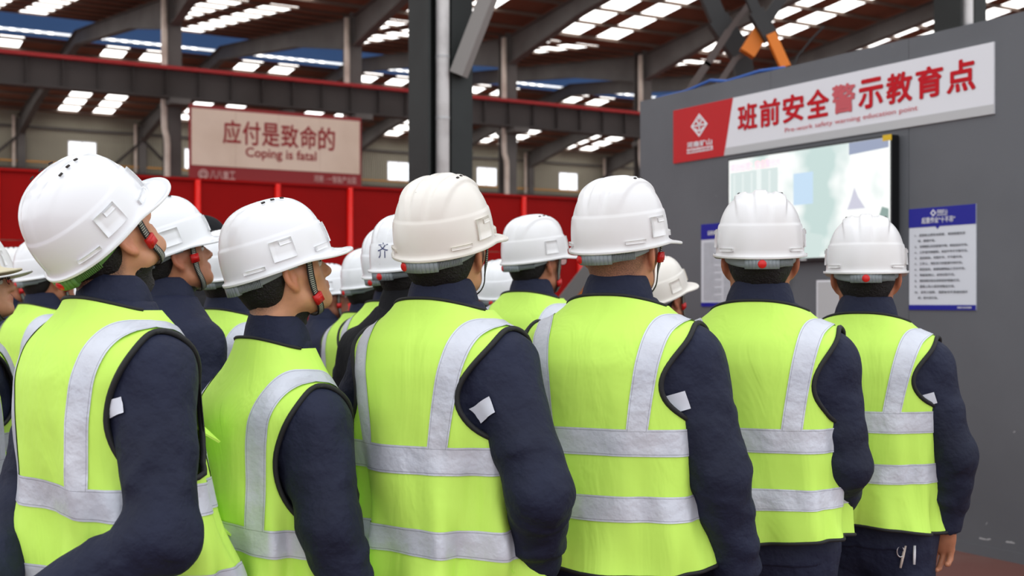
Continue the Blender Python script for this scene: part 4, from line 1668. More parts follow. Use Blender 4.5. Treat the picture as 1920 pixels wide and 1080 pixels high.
def hat_vents():
    out = []
    for sg in (1, -1):
        for y, x in ((-0.005, 0.050), (0.018, 0.047), (0.041, 0.043)):
            # find the crown surface above this spot
            al = math.atan2(x * sg / RX, y / RYF)
            rr = math.hypot(x / RX, y / RYF)
            e = math.acos(min(1, rr ** (1 / 0.74)))
            c = hat_point(np.array(al), np.array(e), 1.0, 0.0006)
            n_ = Vector((c[0] / RX ** 2, c[1] / RYF ** 2, (c[2] - HAT_Z) / HAT_H ** 2)).normalized()
            f_ = Vector((0, 1, 0)) - n_ * n_.y
            f_.normalize()
            R = Matrix((f_.cross(n_), f_, n_)).transposed()
            out.append(MB().box(tuple(c), (0.0045, 0.009, 0.0022), R).mesh('vent_slot'))
    return out


def band_mesh():
    """grey headband that shows below the rim at the nape"""
    n = 60
    al = np.radians(np.linspace(78, 282, n))
    back = np.clip(-np.cos(al), 0, 1)
    rows = []
    for off, dz in ((0.0, 0.014), (0.0025, 0.014), (0.0030, 0.0), (0.0030, -0.010), (0.0025, -0.016), (0.0, -0.016)):
        wd = 0.35 + 0.65 * back ** 0.6
        z = -0.006 - 0.010 * back + (dz if dz > 0 else dz * wd)
        rx, ry = 0.0855 + off, 0.1165 + off
        rows.append(np.stack([rx * np.sin(al), -0.008 + ry * np.cos(al) - 0.002, z], -1))
    G = np.stack(rows, 0)
    return ribbon_mesh('headband', G)


def ratchet_mesh():
    mb = MB()
    for k in range(9):
        a = math.radians(180 - 22 + k * 5.5)
        mb.box((0.0895 * math.sin(a), -0.010 + 0.1205 * math.cos(a), -0.020), (0.013, 0.011, 0.026), Matrix.Rotation(-a, 3, 'Z'))
    for k in range(16):
        a = math.radians(153 - k * 2.0)
        mb.box((0.088 * math.sin(a), -0.010 + 0.1200 * math.cos(a), -0.018), (0.0022, 0.006, 0.020), Matrix.Rotation(-a, 3, 'Z'))
    return mb.mesh('ratchet')


def knob_mesh(a=180):
    a = math.radians(a)
    d = Vector((math.sin(a), math.cos(a), 0))
    c = Vector((0.0895 * d.x, -0.010 + 0.1205 * d.y, -0.021))
    return MB().tube([c, c + d * 0.006, c + d * 0.0085], [0.0105, 0.0105, 0.0085], 18).mesh('knob')


def strap_mesh(head_only=False):
    """webbing from the temples under the chin"""
    ctl = [(0.086, 0.046, 0.012), (0.084, 0.044, -0.012), (0.080, 0.040, -0.040), (0.072, 0.040, -0.075), (0.058, 0.046, -0.105), (0.030, 0.052, -0.128), (0.0, 0.054, -0.133)]
    ctl = np.array(ctl + [(-p[0], p[1], p[2]) for p in ctl[-2::-1]])
    t = np.linspace(0, len(ctl) - 1, 90)
    P = np.stack([np.interp(t, np.arange(len(ctl)), ctl[:, k]) for k in range(3)], -1)
    for _ in range(6):
        P[1:-1] = 0.25 * P[:-2] + 0.5 * P[1:-1] + 0.25 * P[2:]
    e = 0.003
    T = np.gradient(P, axis=0)
    T /= np.linalg.norm(T, axis=1, keepdims=True)

    def grad(Q):
        g = np.stack([head_sdf(Q[:, 0] + e, Q[:, 1], Q[:, 2]) - head_sdf(Q[:, 0] - e, Q[:, 1], Q[:, 2]),
                      head_sdf(Q[:, 0], Q[:, 1] + e, Q[:, 2]) - head_sdf(Q[:, 0], Q[:, 1] - e, Q[:, 2]),
                      head_sdf(Q[:, 0], Q[:, 1], Q[:, 2] + e) - head_sdf(Q[:, 0], Q[:, 1], Q[:, 2] - e)], -1)
        return g / (np.linalg.norm(g, axis=1, keepdims=True) + 1e-9)
    for _ in range(5):
        d = head_sdf(P[:, 0], P[:, 1], P[:, 2])
        m = d < 0.006
        P += grad(P) * np.where(m, 0.006 - d, 0)[:, None]
    for _ in range(4):
        P[1:-1] = 0.25 * P[:-2] + 0.5 * P[1:-1] + 0.25 * P[2:]
    N_ = grad(P)
    T = np.gradient(P, axis=0)
    T /= np.linalg.norm(T, axis=1, keepdims=True)
    Wd = np.cross(T, N_)
    Wd /= np.linalg.norm(Wd, axis=1, keepdims=True)
    hw = 0.0085
    prof = [(-hw, 0.001), (0, 0.0022), (hw, 0.001), (hw, -0.0008), (0, 0.0002), (-hw, -0.0008)]
    G = np.stack([P + Wd * a + N_ * b for a, b in prof], 1)
    nr = len(P)
    V = G.reshape(-1, 3)
    Q = grid_faces(nr, 6, True)
    me = quad_mesh('chin_strap', V, Q)
    # uv along the webbing for its woven stripes
    L = np.concatenate([[0], np.cumsum(np.linalg.norm(np.diff(P, axis=0), axis=1))])
    uvv = np.repeat(L, 6)
    cross = np.tile(np.array([p[0] for p in prof]) / hw, nr)
    uv = me.uv_layers.new(name='UVMap')
    vi = np.zeros(len(me.loops), np.int32)
    me.loops.foreach_get('vertex_index', vi)
    uv.data.foreach_set('uv', np.stack([uvv[vi], cross[vi]], -1).astype(np.float32).ravel())
    return me, P, N_, T


STRAP, SP, SN, ST = strap_mesh()


def buckle_mesh(i):
    n, t = Vector(SN[i]), Vector(ST[i])
    s = t.cross(n)
    R = Matrix((s, t, n)).transposed()
    return MB().box(Vector(SP[i]) + n * 0.002, (0.0235, 0.024, 0.0085), R).box(Vector(SP[i]) + n * 0.005, (0.018, 0.014, 0.0075), R).mesh('buckle')


def eye_mesh(sx):
    mb = MB()
    if True:
        vs, fs = [], []
        n, m_ = 14, 8
        for i in range(m_ + 1):
            for j in range(n):
                a, b = math.pi * i / m_, 2 * math.pi * j / n
                vs.append((0.031 * sx + 0.0125 * math.sin(a) * math.cos(b), 0.0795 + 0.0125 * math.cos(a), -0.022 + 0.0095 * math.sin(a) * math.sin(b)))
        for i in range(m_):
            for j in range(n):
                j2 = (j + 1) % n
                fs.append((i * n + j, (i + 1) * n + j, (i + 1) * n + j2, i * n + j2))
        mb.add(vs, fs)
    return mb.mesh('eye')


def brow_mesh(sx):
    mb = MB()
    if True:
        pts = [np.array((sx * a, b, c)) for a, b, c in ((0.012, 0.0975, -0.001), (0.026, 0.0925, 0.004), (0.040, 0.081, 0.004), (0.048, 0.070, 0.000))]
        mb.tube([tuple(p) for p in pts], [0.003, 0.0042, 0.0038, 0.002], 8)
        pts = [(sx * 0.018, 0.0915, -0.0165), (sx * 0.031, 0.0935, -0.0135), (sx * 0.044, 0.086, -0.018)]
        mb.tube(pts, [0.0012, 0.0016, 0.0012], 6)
    return mb.mesh('brow')


def glasses_meshes():
    fr, ln = MB(), MB()
    for sx in (1, -1):
        c = Vector((0.033 * sx, 0.104, -0.020))
        pts = [c + Vector((0.024 * math.cos(a), -abs(0.024 * math.cos(a)) * 0.12 + 0.004, 0.017 * math.sin(a))) for a in [2 * math.pi * k / 20 for k in range(21)]]
        fr.tube(pts, 0.0011, 6, caps=False)
        ln.add([tuple(p) for p in pts[:-1]], [tuple(range(20))])
        fr.tube([(0.057 * sx, 0.104, -0.016), (0.080 * sx, 0.085, -0.012), (0.086 * sx, 0.01, -0.006), (0.088 * sx, -0.012, -0.012), (0.086 * sx, -0.026, -0.03)], 0.0014, 6)
    fr.tube([(-0.009, 0.109, -0.018), (0, 0.112, -0.014), (0.009, 0.109, -0.018)], 0.0011, 6)
    return fr.mesh('glasses_frame'), ln.mesh('glasses_lens')


# ---------------------------------------------------------------- materials of people
def skin_mat(name, col, hair=0.9):
    m = mat(name, col, 0.5, var=(38, tuple(c * 0.86 for c in col[:3]) + (1,), 0.4, 0.7), bump=(600, 0.12, 0.0008))
    nt = m.node_tree
    N, L = nt.nodes, nt.links
    p = N['Principled BSDF']
    p.inputs['Subsurface Weight'].default_value = 0.12
    p.inputs['Subsurface Radius'].default_value = (0.012, 0.005, 0.003)
    p.inputs['Subsurface Scale'].default_value = 0.6
    cur = p.inputs['Base Color'].links[0].from_socket
    for an, c2, fac, noise in (('flush', (col[0] * 1.0, col[1] * 0.72, col[2] * 0.70, 1), 0.6, False), ('lip', (col[0] * 0.8, col[1] * 0.5, col[2] * 0.5, 1), 0.8, False), ('hair', rgb(34, 26, 22), hair, True)):
        a = N.new('ShaderNodeAttribute')
        a.attribute_name = an
        mu = N.new('ShaderNodeMath')
        mu.operation = 'MULTIPLY'
        mu.inputs[1].default_value = fac
        L.new(a.outputs['Fac'], mu.inputs[0])
        f = mu.outputs[0]
        if noise:
            n = N.new('ShaderNodeTexNoise')
            n.inputs['Scale'].default_value = 420
            tc = N.new('ShaderNodeTexCoord')
            L.new(tc.outputs['Object'], n.inputs['Vector'])
            mr = N.new('ShaderNodeMapRange')
            mr.inputs[1].default_value = 0.3
            mr.inputs[2].default_value = 0.62
            mr.inputs[3].default_value = 0.45
            mr.inputs[4].default_value = 1.0
            L.new(n.outputs['Fac'], mr.inputs[0])
            m2 = N.new('ShaderNodeMath')
            m2.operation = 'MULTIPLY'
            L.new(f, m2.inputs[0])
            L.new(mr.outputs[0], m2.inputs[1])
            f = m2.outputs[0]
        mx = N.new('ShaderNodeMix')
        mx.data_type = 'RGBA'
        L.new(f, mx.inputs[0])
        L.new(cur, mx.inputs[6])
        mx.inputs[7].default_value = c2
        cur = mx.outputs[2]
    L.new(cur, p.inputs['Base Color'])
    return m


SKIN = {'tan': skin_mat('skin_tan', rgb(206, 148, 112), 0.92), 'brown': skin_mat('skin_brown', rgb(186, 124, 92), 0.92), 'buzz': skin_mat('skin_buzz', rgb(204, 144, 112), 0.66), 'dark': skin_mat('skin_dark', rgb(160, 104, 78), 0.92)}


def vest_mat(name, col, ph):
    m = mat(name, col, 0.62, spec=0.3, var=(1.6, tuple(c * 0.93 for c in col[:3]) + (1,), 0.35, 0.75), bump=(6.0, 0.4, 0.010))
    nt = m.node_tree
    N, L = nt.nodes, nt.links
    p = N['Principled BSDF']
    tc = N.new('ShaderNodeTexCoord')
    mp = N.new('ShaderNodeMapping')
    mp.inputs['Scale'].default_value = (9, 9, 3.2)
    mp.inputs['Location'].default_value = (ph, ph * 0.7, ph * 0.3)
    n = N.new('ShaderNodeTexNoise')
    n.inputs['Scale'].default_value = 1.0
    n.inputs['Detail'].default_value = 3
    n.inputs['Distortion'].default_value = 1.2
    b = N.new('ShaderNodeBump')
    b.inputs['Strength'].default_value = 0.5
    b.inputs['Distance'].default_value = 0.016
    L.new(tc.outputs['Object'], mp.inputs['Vector'])
    L.new(mp.outputs['Vector'], n.inputs['Vector'])
    L.new(n.outputs['Fac'], b.inputs['Height'])
    L.new(p.inputs['Normal'].links[0].from_socket, b.inputs['Normal'])
    L.new(b.outputs['Normal'], p.inputs['Normal'])
    return m


LIME = rgb(211, 255, 106)
VEST = [vest_mat('lime_vest_cloth', LIME, 1.3 * k) for k in range(3)]
REFL = mat('reflective_tape', rgb(214, 217, 226), 0.42, metal=0.15, var=(9, rgb(198, 202, 213), 0.4, 0.72), bump=(15, 0.9, 0.010))
def stitching(m):
    nt = m.node_tree
    N, L = nt.nodes, nt.links
    p = N['Principled BSDF']
    a = N.new('ShaderNodeAttribute')
    a.attribute_name = 'across'
    cur = a.outputs['Fac']
    for op, v in (('SUBTRACT', 0.5), ('ABSOLUTE', 0), ('SUBTRACT', 0.425), ('ABSOLUTE', 0), ('LESS_THAN', 0.012), ('MULTIPLY', 0.55)):
        n = N.new('ShaderNodeMath')
        n.operation = op
        n.inputs[1].default_value = v
        L.new(cur, n.inputs[0])
        cur = n.outputs[0]
    mx = N.new('ShaderNodeMix')
    mx.data_type = 'RGBA'
    L.new(cur, mx.inputs[0])
    L.new(p.inputs['Base Color'].links[0].from_socket, mx.inputs[6])
    mx.inputs[7].default_value = rgb(96, 98, 110)
    L.new(mx.outputs[2], p.inputs['Base Color'])


stitching(REFL)
PIPE = mat('black_binding', rgb(26, 27, 28), 0.7)
NAVY = mat('navy_twill', rgb(30, 35, 58), 0.72, spec=0.3, var=(5, rgb(23, 27, 46), 0.4, 0.7), bump=(13, 0.9, 0.02))
BLACKCL = mat('black_cloth', rgb(20, 20, 24), 0.8, spec=0.25, bump=(14, 0.7, 0.012))
HAIR = mat('black_hair', rgb(22, 18, 17), 0.55, spec=0.35, bump=(260, 0.9, 0.004))
HATM = [mat('hat_white_gloss', rgb(240, 241, 243), 0.24, coat=0.25, speck=(26, rgb(214, 212, 206), 0.73)),
        mat('hat_white_worn', rgb(234, 233, 233), 0.32, coat=0.15, var=(6, rgb(226, 224, 221), 0.45, 0.75), speck=(34, rgb(150, 148, 145), 0.745)),
        mat('hat_cream', rgb(236, 231, 222), 0.34, coat=0.15, var=(5, rgb(228, 221, 210), 0.45, 0.75), speck=(30, rgb(170, 160, 150), 0.75)),
        mat('hat_yellowed', rgb(226, 216, 186), 0.4, var=(7, rgb(206, 192, 158), 0.45, 0.7))]
BAND = mat('grey_plastic', rgb(138, 146, 150), 0.45)
BANDG = mat('green_liner', rgb(96, 140, 70), 0.6)
KNOB = mat('red_plastic', rgb(214, 26, 26), 0.35)
SLOT = mat('vent_dark', rgb(46, 38, 34), 0.8)
EYE = mat('eye_white', rgb(214, 208, 202), 0.2)
PATCH = mat('white_tab', rgb(222, 226, 236), 0.45)
SHOEM = mat('black_leather', rgb(24, 22, 22), 0.5)
LENS = bpy.data.materials.new('lens_glass')
LENS.use_nodes = True
_p = LENS.node_tree.nodes['Principled BSDF']
_p.inputs['Base Color'].default_value = (1, 1, 1, 1)
_p.inputs['Roughness'].default_value = 0.02
_p.inputs['Transmission Weight'].default_value = 1.0
_p.inputs['Alpha'].default_value = 0.25


def webbing():
    m = mat('striped_webbing', rgb(22, 22, 22), 0.7)
    nt = m.node_tree
    N, L = nt.nodes, nt.links
    p = N['Principled BSDF']
    uv = N.new('ShaderNodeUVMap')
    sp = N.new('ShaderNodeSeparateXYZ')
    L.new(uv.outputs['UV'], sp.inputs[0])
    s = N.new('ShaderNodeMath')
    s.operation = 'MULTIPLY'
    s.inputs[1].default_value = 1 / 0.0048
    L.new(sp.outputs['X'], s.inputs[0])
    fr = N.new('ShaderNodeMath')
    fr.operation = 'FRACT'
    L.new(s.outputs[0], fr.inputs[0])
    g = N.new('ShaderNodeMath')
    g.operation = 'GREATER_THAN'
    g.inputs[1].default_value = 0.5
    L.new(fr.outputs[0], g.inputs[0])
    ab = N.new('ShaderNodeMath')
    ab.operation = 'ABSOLUTE'
    L.new(sp.outputs['Y'], ab.inputs[0])
    lt = N.new('ShaderNodeMath')
    lt.operation = 'LESS_THAN'
    lt.inputs[1].default_value = 0.62
    L.new(ab.outputs[0], lt.inputs[0])
    mu = N.new('ShaderNodeMath')
    mu.operation = 'MULTIPLY'
    L.new(g.outputs[0], mu.inputs[0])
    L.new(lt.outputs[0], mu.inputs[1])
    mx = N.new('ShaderNodeMix')
    mx.data_type = 'RGBA'
    mx.inputs[6].default_value = rgb(22, 22, 22)
    mx.inputs[7].default_value = rgb(170, 172, 160)
    L.new(mu.outputs[0], mx.inputs[0])
    L.new(mx.outputs[2], p.inputs['Base Color'])
    return m


WEB = webbing()
SHELLS = {r: hat_shell(r) for r in (1.0, 0.35)}
ACC = hat_accessory()
VENTS = hat_vents()
BANDM = band_mesh()
RATCH = ratchet_mesh()
KNOBS = {a: knob_mesh(a) for a in (180, 206)}
BUCK = {i: buckle_mesh(i) for i in (14, 20, 27, 42)}
EYES = [eye_mesh(1), eye_mesh(-1)]
BROWS = [brow_mesh(1), brow_mesh(-1)]
GLF, GLL = glasses_meshes()
HAIRS = {'full': hair_mesh('hair', 0.011, 1.0), 'neat': hair_mesh('hair', 0.0065, 2.0, -0.004), 'buzz': hair_mesh('hair', 0.0016, 3.0, -0.022)}


def share(me, material):
    """a light copy of a mesh so it can carry its own material (same shape data per material is reused)"""
    key = (me.name, material.name)
    if key not in _SHARE:
        c = me.copy()
        c.materials.clear()
        c.materials.append(material)
        c.polygons.foreach_set('use_smooth', np.ones(len(c.polygons), dtype=bool))
        _SHARE[key] = c
    return _SHARE[key]


_SHARE = {}


def part(name, me, material, parent, mw=None, label=None, flat=False):
    c = share(me, material)
    o = bpy.data.objects.new(name, c)
    COL.objects.link(o)
    o.parent = parent
    if mw is not None:
        o.matrix_local = mw
    if label:
        o['label'] = label
    return o


R_HANG = ((0.246, -0.040, 1.085), (0.264, 0.030, 0.850))
ARM = {
    'hang': R_HANG,
    'hang_wide': ((0.300, -0.030, 1.085), (0.320, 0.035, 0.845)),
    'front': ((0.275, -0.055, 1.075), (0.165, 0.165, 0.955)),
    'tuck': ((0.215, -0.035, 1.085), (0.160, 0.140, 0.955)),
    'hang_in': ((0.240, -0.035, 1.100), (0.207, 0.020, 0.890)),
    'pocket': ((0.300, -0.065, 1.080), (0.200, 0.060, 0.895)),
    'behind': ((0.275, -0.075, 1.040), (0.100, -0.255, 0.900)),
}
GENERIC = {}


def person(label, px, Y, H, yaw, head=(0, 0), vest=True, right='hang', left='hang', bw=1.0, bd=1.0, hunch=0.0, belly=0.0, skin='tan', hair='neat', hat=0, ribs=1.0, strap=True, buckle=20, vents=True,
           knob=180, green=False, glasses=False, fine=True, ph=0.0, hem=0.865, stripes=((1.095, 1.152), (0.955, 1.012)), fold=1.0, cloth=None, tab=None, vmat=0, group='men in white hard hats', cap=False, liftx=(0, 0, 0), roll=0.0,
           rolls=(0.0, 0.0), wb=0.80, vdx=(0.150, 0.100), fat=1.0, zb=1.16, tilt=0.0, slope=0.0, flare=0.0, collar_up=0.0):
    s = H / 1.70
    x = (px - 960.0) / FPX * Y
    t = thing('person', label, 'person', (x, Y, 0), -math.radians(yaw), group)
    t.scale = (s, s, s)
    cloth = cloth or NAVY
    B = Build(bw, bd, hunch, belly, slope, flare)

    def armset(nm, mir):
        E, W = ARM[nm] if isinstance(nm, str) else nm
        k = -1 if mir else 1
        kx = lambda p: (k * (p[0] + (bw - 1) * 0.18), p[1], p[2])
        S_ = (k * B.sh[0], B.sh[1], B.sh[2])
        return (S_, kx(E), kx(W))
    arms = (armset(right, False), armset(left, True))
    hm = head_matrix(math.radians(head[0]), math.radians(head[1]), math.radians(roll), liftx)
    body = quad = body_mesh(B, hm, arms, rolls, 0.0042 if fine else 0.0075)
    b = link('body', body, SKIN[skin], t, smooth=True)
    for m_ in EYES:
        part('eye', m_, EYE, t, hm)
    for m_ in BROWS:
        part('brow', m_, HAIR, t, hm)
    if hair:
        part('hair', HAIRS[hair], HAIR, t, hm)
    part('trousers', TROUSERS, cloth, t)
    for sx in (1, -1):
        o = part('shoe', SHOE, SHOEM, t, Matrix.Translation((0.115 * sx, 0.0, 0)) @ Matrix.Rotation(-0.15 * sx, 4, 'Z'))
    # jacket
    key = None if fine else ('j', vest, right, left)
    if key and key in GENERIC:
        jm, jf, vp, cm = GENERIC[key]
    else:
        jm, jf = jacket_mesh(B, arms, 0.008 if fine else 0.013, ph, fat)
        cm = collar_mesh(B, slope, collar_up)
        vp = vest_parts(B, None, None, hem, stripes, fold, ph, wb=wb, vdx=vdx, zb=zb, tilt=tilt) if vest else None
        if key:
            GENERIC[key] = (jm, jf, vp, cm)
    j = part('jacket', jm, cloth, t)
    part('collar', cm, cloth, j)
    if tab:
        o = link('sleeve_tab', patch_mesh(jf, arms[0][0], arms[0][1], *tab), PATCH, j)
    if vest:
        v = part('vest', vp['vest'], VEST[vmat], t)
        for m_ in vp['bands']:
            part('reflective_stripe', m_, REFL, v)
        for m_ in vp['pip']:
            part('piping', m_, PIPE, v)
    # hard hat
    if not cap:
        h = part('hard_hat', SHELLS[ribs], HATM[hat], t, hm)
        for k_, m_ in enumerate(ACC):
            if fine or k_ % 5 in (0, 3):
                part('socket_plate' if k_ % 5 == 0 else 'rim_lug', m_, HATM[hat], h)
        part('headband', BANDM, BANDG if green else BAND, h)
        part('ratchet', RATCH, BANDG if green else BAND, h)
        part('knob', KNOBS[knob], KNOB, h)
        if vents:
            for m_ in VENTS:
                part('vent_slot', m_, SLOT, h)
        if strap:
            part('chin_strap', STRAP, WEB, h)
            part('buckle', BUCK[buckle], KNOB, h, label='red buckle on the striped chin strap')
    if glasses:
        g = part('glasses', GLF, BLACKCL, t, hm)
        part('lens', GLL, LENS, g)
    return t, hm, jf, arms


def hat_text(body, az, z0, wd, ht, material, parent):
    """handwriting wrapped on a hat shell"""
    me, co = text_data(body)
    lo, hi = co.min(0), co.max(0)
    u = (co[:, 0] - lo[0]) / (hi[0] - lo[0]) - 0.5
    v = (co[:, 1] - lo[1]) / (hi[1] - lo[1])
    zz = z0 + v * ht
    al = math.radians(az) - u * wd / 0.115
    e = np.arcsin(np.clip(zz / HAT_H, 0, 1) ** (1 / 0.80))
    P = hat_point(al, e, 0.0, 0.0009)
    me.vertices.foreach_set('co', P.astype(np.float32).ravel())
    me.materials.clear()
    me.update()
    return link('handwriting', me, material, parent)


def cloth_cap(parent, hm):
    """soft black cap with a stiff visor"""
    n, rows = 40, []
    al = np.linspace(0, 2 * np.pi, n, endpoint=False)
    for e in np.linspace(math.pi / 2 - 0.02, 0.0, 12):
        rows.append(np.stack([0.088 * np.cos(e) ** .8 * np.sin(al), -0.012 + 0.106 * np.cos(e) ** .8 * np.cos(al), 0.012 + 0.104 * np.sin(e) ** .9 + 0 * al], -1))
    G = np.stack(rows, 0)
    c = link('cap', quad_mesh('cap', G.reshape(-1, 3), grid_faces(12, n, True)), BLACKCL, parent, smooth=True)
    c.matrix_local = hm
    a = np.radians(np.linspace(-68, 68, 21))
    V = []
    for k, (ex, dz) in enumerate(((0.0, 0.002), (0.04, -0.006), (0.075, -0.016), (0.075, -0.020), (0.04, -0.010), (0.0, -0.002))):
        V.append(np.stack([(0.088) * np.sin(a) * (1 + ex * 1.2), -0.012 + 0.106 * np.cos(a) + ex * np.cos(a) ** .7, 0.012 + dz - 0.018 * np.abs(np.sin(a)) * (ex / 0.075)], -1))
    G = np.stack(V, 0)
    link('visor', quad_mesh('visor', G.reshape(-1, 3), grid_faces(6, 21)), BLACKCL, c, smooth=True)
# ================================================================ THE MEN
# front row, left to right
MAN_L = person('man at the left edge, head tipped far back, green liner under his white hat', 229, 2.47, 1.674, 43, (-3, 45), right='behind', left=((0.225, -0.090, 1.060), (0.060, -0.262, 0.900)), skin='tan', hair='neat', hat=0, ribs=0.35, buckle=20, green=True,
       ph=0.4, tab=(0.22, -1.5, 0.035, 0.03), knob=180, bw=1.0, bd=1.02, hunch=0.012, fold=1.6, liftx=(-0.018, 0.0, 0.02), stripes=((1.07, 1.13), (0.90, 0.96)), vmat=0, zb=1.135, hem=0.80, tilt=0.012, fat=1.12, wb=0.62, flare=0.06, vdx=(0.150, 0.118))
person('man second from left in front, glossy white hat, red buckle under his chin', 531, 2.68, 1.578, 47, (14, 19), right='hang', left='tuck', skin='tan', hair='full', hat=0, ribs=0.35, buckle=27,
       ph=1.7, knob=206, hunch=0.01, fold=1.4, collar_up=0.024, stripes=((1.02, 1.08), (0.87, 0.93)), vmat=1, zb=1.085, hem=0.79, tilt=0.02, liftx=(0, 0, 0.045), slope=0.04, fat=1.15, wb=0.66, vdx=(0.150, 0.124))
MAN_C = person('man in the middle with cream hat, his elbow bent and white tab on the sleeve', 839, 2.73, 1.673, 36, (-12, 15), right='pocket', left='front', skin='tan', hair='full', hat=2, buckle=42,
       ph=2.9, tab=(0.33, -1.75, 0.05, 0.036), knob=206, fold=1.4, vmat=2, stripes=((1.11, 1.17), (0.935, 0.995)), zb=1.174, hem=0.85, fat=1.15, wb=0.9)
person('stocky man with shaved nape and red buckle by the ear, arm hanging straight', 1162, 2.86, 1.683, 27, (6, 9), right='hang', left='hang', skin='buzz', hair=None, hat=1, buckle=14, bw=1.05, bd=1.08,
       ph=4.1, tab=(0.34, -1.8, 0.045, 0.04), knob=206, fold=0.7, fat=1.14, vmat=0, stripes=((1.128, 1.188), (0.985, 1.041)), zb=1.192, hem=0.875, wb=0.85, vdx=(0.150, 0.108))
person('man with ribbed white hat in front of the television, elbow out', 1427, 3.03, 1.668, 22, (-13, 4), right='tuck', left='front', skin='brown', hair='neat', hat=1, strap=False, ph=5.3, knob=180, fold=0.8, vmat=1,
       stripes=((1.122, 1.180), (0.985, 1.037)), zb=1.184, hem=0.905, fat=0.95, wb=0.85)
MAN_R = person('last man on the right by the wall, pens in back pocket, bare hand hanging', 1625, 3.32, 1.632, 26, (-10, 1), rolls=(1.35, 0.0), right='hang_in', left='hang', skin='brown', hair='neat', hat=1, strap=False, ph=6.6,
       knob=180, fold=0.8, tab=(0.34, -1.6, 0.03, 0.03), vmat=2, belly=0.02, stripes=((1.163, 1.221), (1.028, 1.081)), zb=1.225, hem=0.90, bw=0.97, fat=0.98, wb=0.85, vdx=(0.148, 0.092))

# frayed threads at the middle man's vest, turned up flaps on the leftmost man's
def vest_of(t):
    return [c for c in t.children if c.name.startswith('vest')][0]


random.seed(5)
mb = MB()
for k in range(14):
    p0 = Vector((0.212 + random.uniform(-.008, .008), -0.035 + random.uniform(-.02, .02), 0.935 + random.uniform(-.02, .02)))
    d0 = Vector((random.uniform(.2, 1), random.uniform(-1, .3), random.uniform(-1, .6))).normalized() * random.uniform(.012, .026)
    mb.tube([p0, p0 + d0 * .6, p0 + d0 + Vector((0, 0, random.uniform(-.012, .004)))], [0.0011, 0.0009, 0.0005], 5)
tag(mb.build('frayed_threads', VEST[2], vest_of(MAN_C[0])), kind='stuff')
for th_, z_ in ((1.18, 1.215), (1.22, 1.01)):
    q = Build(1.0, 1.02, 0.012, flare=0.06).vest(np.array(th_), np.array(z_), 0.0)
    q = Vector(tuple(float(c) for c in q))
    n_ = Vector((q.x, q.y + 0.02, 0)).normalized()
    s_ = Vector((-n_.y, n_.x, 0))
    a, b, c = q - s_ * .02, q + s_ * .03 + Vector((0, 0, .012)), q + n_ * .045 + Vector((0, 0, -.028))
    vs = [a, b, c, a - n_ * .004, b - n_ * .004, c - n_ * .004 + Vector((0, 0, -.003))]
    MB().add(vs, [(0, 1, 2), (5, 4, 3), (0, 3, 4, 1), (1, 4, 5, 2), (2, 5, 3, 0)]).build('pocket_flap', VEST[0], vest_of(MAN_L[0]))

# things clipped in the last man's back pocket
root = MAN_R[0]


def on_man(p):
    return root.matrix_world @ Vector(p)


bpy.context.view_layer.update()
for k, (dx, ln, col, lab) in enumerate(((0.0, 0.050, 'white', 'slim white pen sticking from the last man\'s back pocket'), (-0.022, 0.060, 'beige', 'beige pencil sticking out aslant from the last man\'s back pocket'))):
    a = on_man((0.142 + dx, -0.094 - dx * -0.5, 0.858))
    b = on_man((0.142 + dx - 0.012 * k, -0.100 - dx * -0.5, 0.858 - ln))
    o = MB().tube([a, (a + b) / 2, b], [0.0035, 0.0038, 0.003], 8).build('pen' if k == 0 else 'pencil', M['white_plain'] if k == 0 else M['pipe'], smooth=True)
    tag(o, lab, 'pen')
cpt = on_man((0.108, -0.112, 0.842))
mb = MB()
mb.tube([cpt + Vector((0.009 * math.cos(q), 0.0, 0.014 * math.sin(q))) for q in [2 * math.pi * i / 14 for i in range(15)]], 0.0022, 6, caps=False)
o = mb.build('key_clip', mat('chrome', rgb(200, 200, 204), 0.25, metal=1.0), smooth=True)
tag(o, 'small chrome key clip hanging at the last man\'s back pocket', 'clip')

# the men behind, from near to far
DARKJ = dict(vest=False, fine=False)
VJ = dict(vest=True, fine=False)
person('man in dark jacket without vest, profile and red buckle, behind the leftmost man', 324, 3.55, 1.695, 44, (14, 20), skin='brown', hair='neat', hat=0, ribs=0.35, buckle=14, **DARKJ)
person('vested man mostly hidden behind the glossy hat of the second man', 432, 4.1, 1.64, 30, (0, 10), hat=0, ribs=0.35, skin='brown', vmat=1, knob=206, **VJ)
t, hm, jf, ar = person('man in black jacket, handwriting on his white hat, beside the cream hatted man', 766, 3.7, 1.66, 34, (4, 8), hat=0, cloth=BLACKCL, skin='brown', knob=180, **DARKJ)
hat_o = [c for c in t.children if c.name.startswith('hard_hat')][0]
hat_text('齐', 172, 0.030, 0.040, 0.046, mat('marker_ink', rgb(52, 58, 110), 0.6), hat_o)
person('vested man whose hat shows left of the hat with handwriting', 746, 4.35, 1.67, 38, (4, 16), hat=0, ribs=0.35, skin='brown', vmat=2, **VJ)
person('vested man with dark hair and a clear ear before the red partition', 694, 5.0, 1.62, 42, (12, 8), hat=0, ribs=0.35, skin='brown', hair='full', vmat=0, **VJ)
person('man in dark jacket, small weathered profile beyond the second man\'s chin', 612, 5.9, 1.585, 62, (10, 6), hat=0, ribs=0.35, skin='dark', **DARKJ)
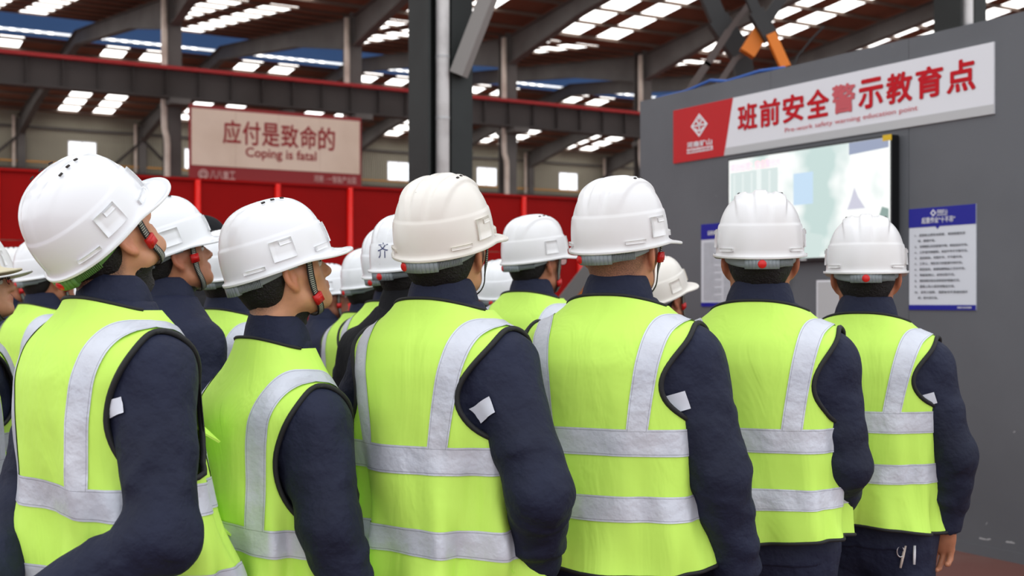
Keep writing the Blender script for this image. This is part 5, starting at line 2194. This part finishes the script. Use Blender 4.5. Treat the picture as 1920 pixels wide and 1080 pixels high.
person('vested man wearing glasses, ribbed hat, between the middle man and stocky man', 1001, 4.5, 1.71, 34, (14, 8), hat=1, skin='brown', buckle=27, knob=206, glasses=True, vmat=1, **VJ)
person('man with lowered head whose plain hat shows behind the man with glasses', 938, 5.25, 1.58, 18, (0, 10), hat=0, ribs=0.35, skin='dark', **DARKJ)
person('short man with cream hat peeping over the stocky man\'s shoulder', 1240, 4.6, 1.57, 34, (14, 20), hat=2, ribs=0.35, skin='brown', buckle=20, **DARKJ)
person('man wearing glasses in profile at the left edge of the picture', -48, 3.6, 1.60, 62, (12, 16), hat=1, ribs=1.0, skin='tan', glasses=True, buckle=27, vmat=2, **VJ)
person('man with yellowed hat cut off by the left edge', -98, 2.95, 1.60, 62, (10, 12), bw=0.92, right='hang_in', left='hang_in', hat=3, ribs=1.0, skin='tan', buckle=27, vmat=0, **VJ)
person('man with white hat far back behind the man with glasses at left', 20, 6.0, 1.665, 60, (10, 4), hat=1, ribs=0.35, skin='brown', **DARKJ)
person('vested man seen from behind between the left edge and the leftmost big hat', 88, 5.0, 1.66, 42, (4, 10), hat=0, ribs=0.35, skin='brown', vmat=1, **VJ)
person('far man, only a white hat dome beside the vested man\'s collar', 58, 6.9, 1.51, 40, (0, 5), hat=0, ribs=0.35, skin='brown', strap=False, **DARKJ)
person('far man, only a pale hat between the vested man and the leftmost man\'s collar', 146, 7.3, 1.525, 30, (0, 5), hat=1, ribs=0.35, skin='brown', strap=False, **DARKJ)
person('dark faced far man with red buckle behind the man in the dark jacket', 386, 6.3, 1.52, 60, (12, 4), hat=0, ribs=0.35, skin='dark', buckle=27, **DARKJ)
person('farthest man, a sliver of white hat above the vested shoulder', 414, 7.2, 1.47, 40, (0, 4), hat=0, ribs=0.35, skin='brown', strap=False, **DARKJ)
t, hm, jf, ar = person('tall man in a black visor cap behind the man in the dark jacket', 372, 4.7, 1.77, 62, (16, 0), skin='brown', cap=True, cloth=BLACKCL, group=None, **DARKJ)
cloth_cap(t, hm)
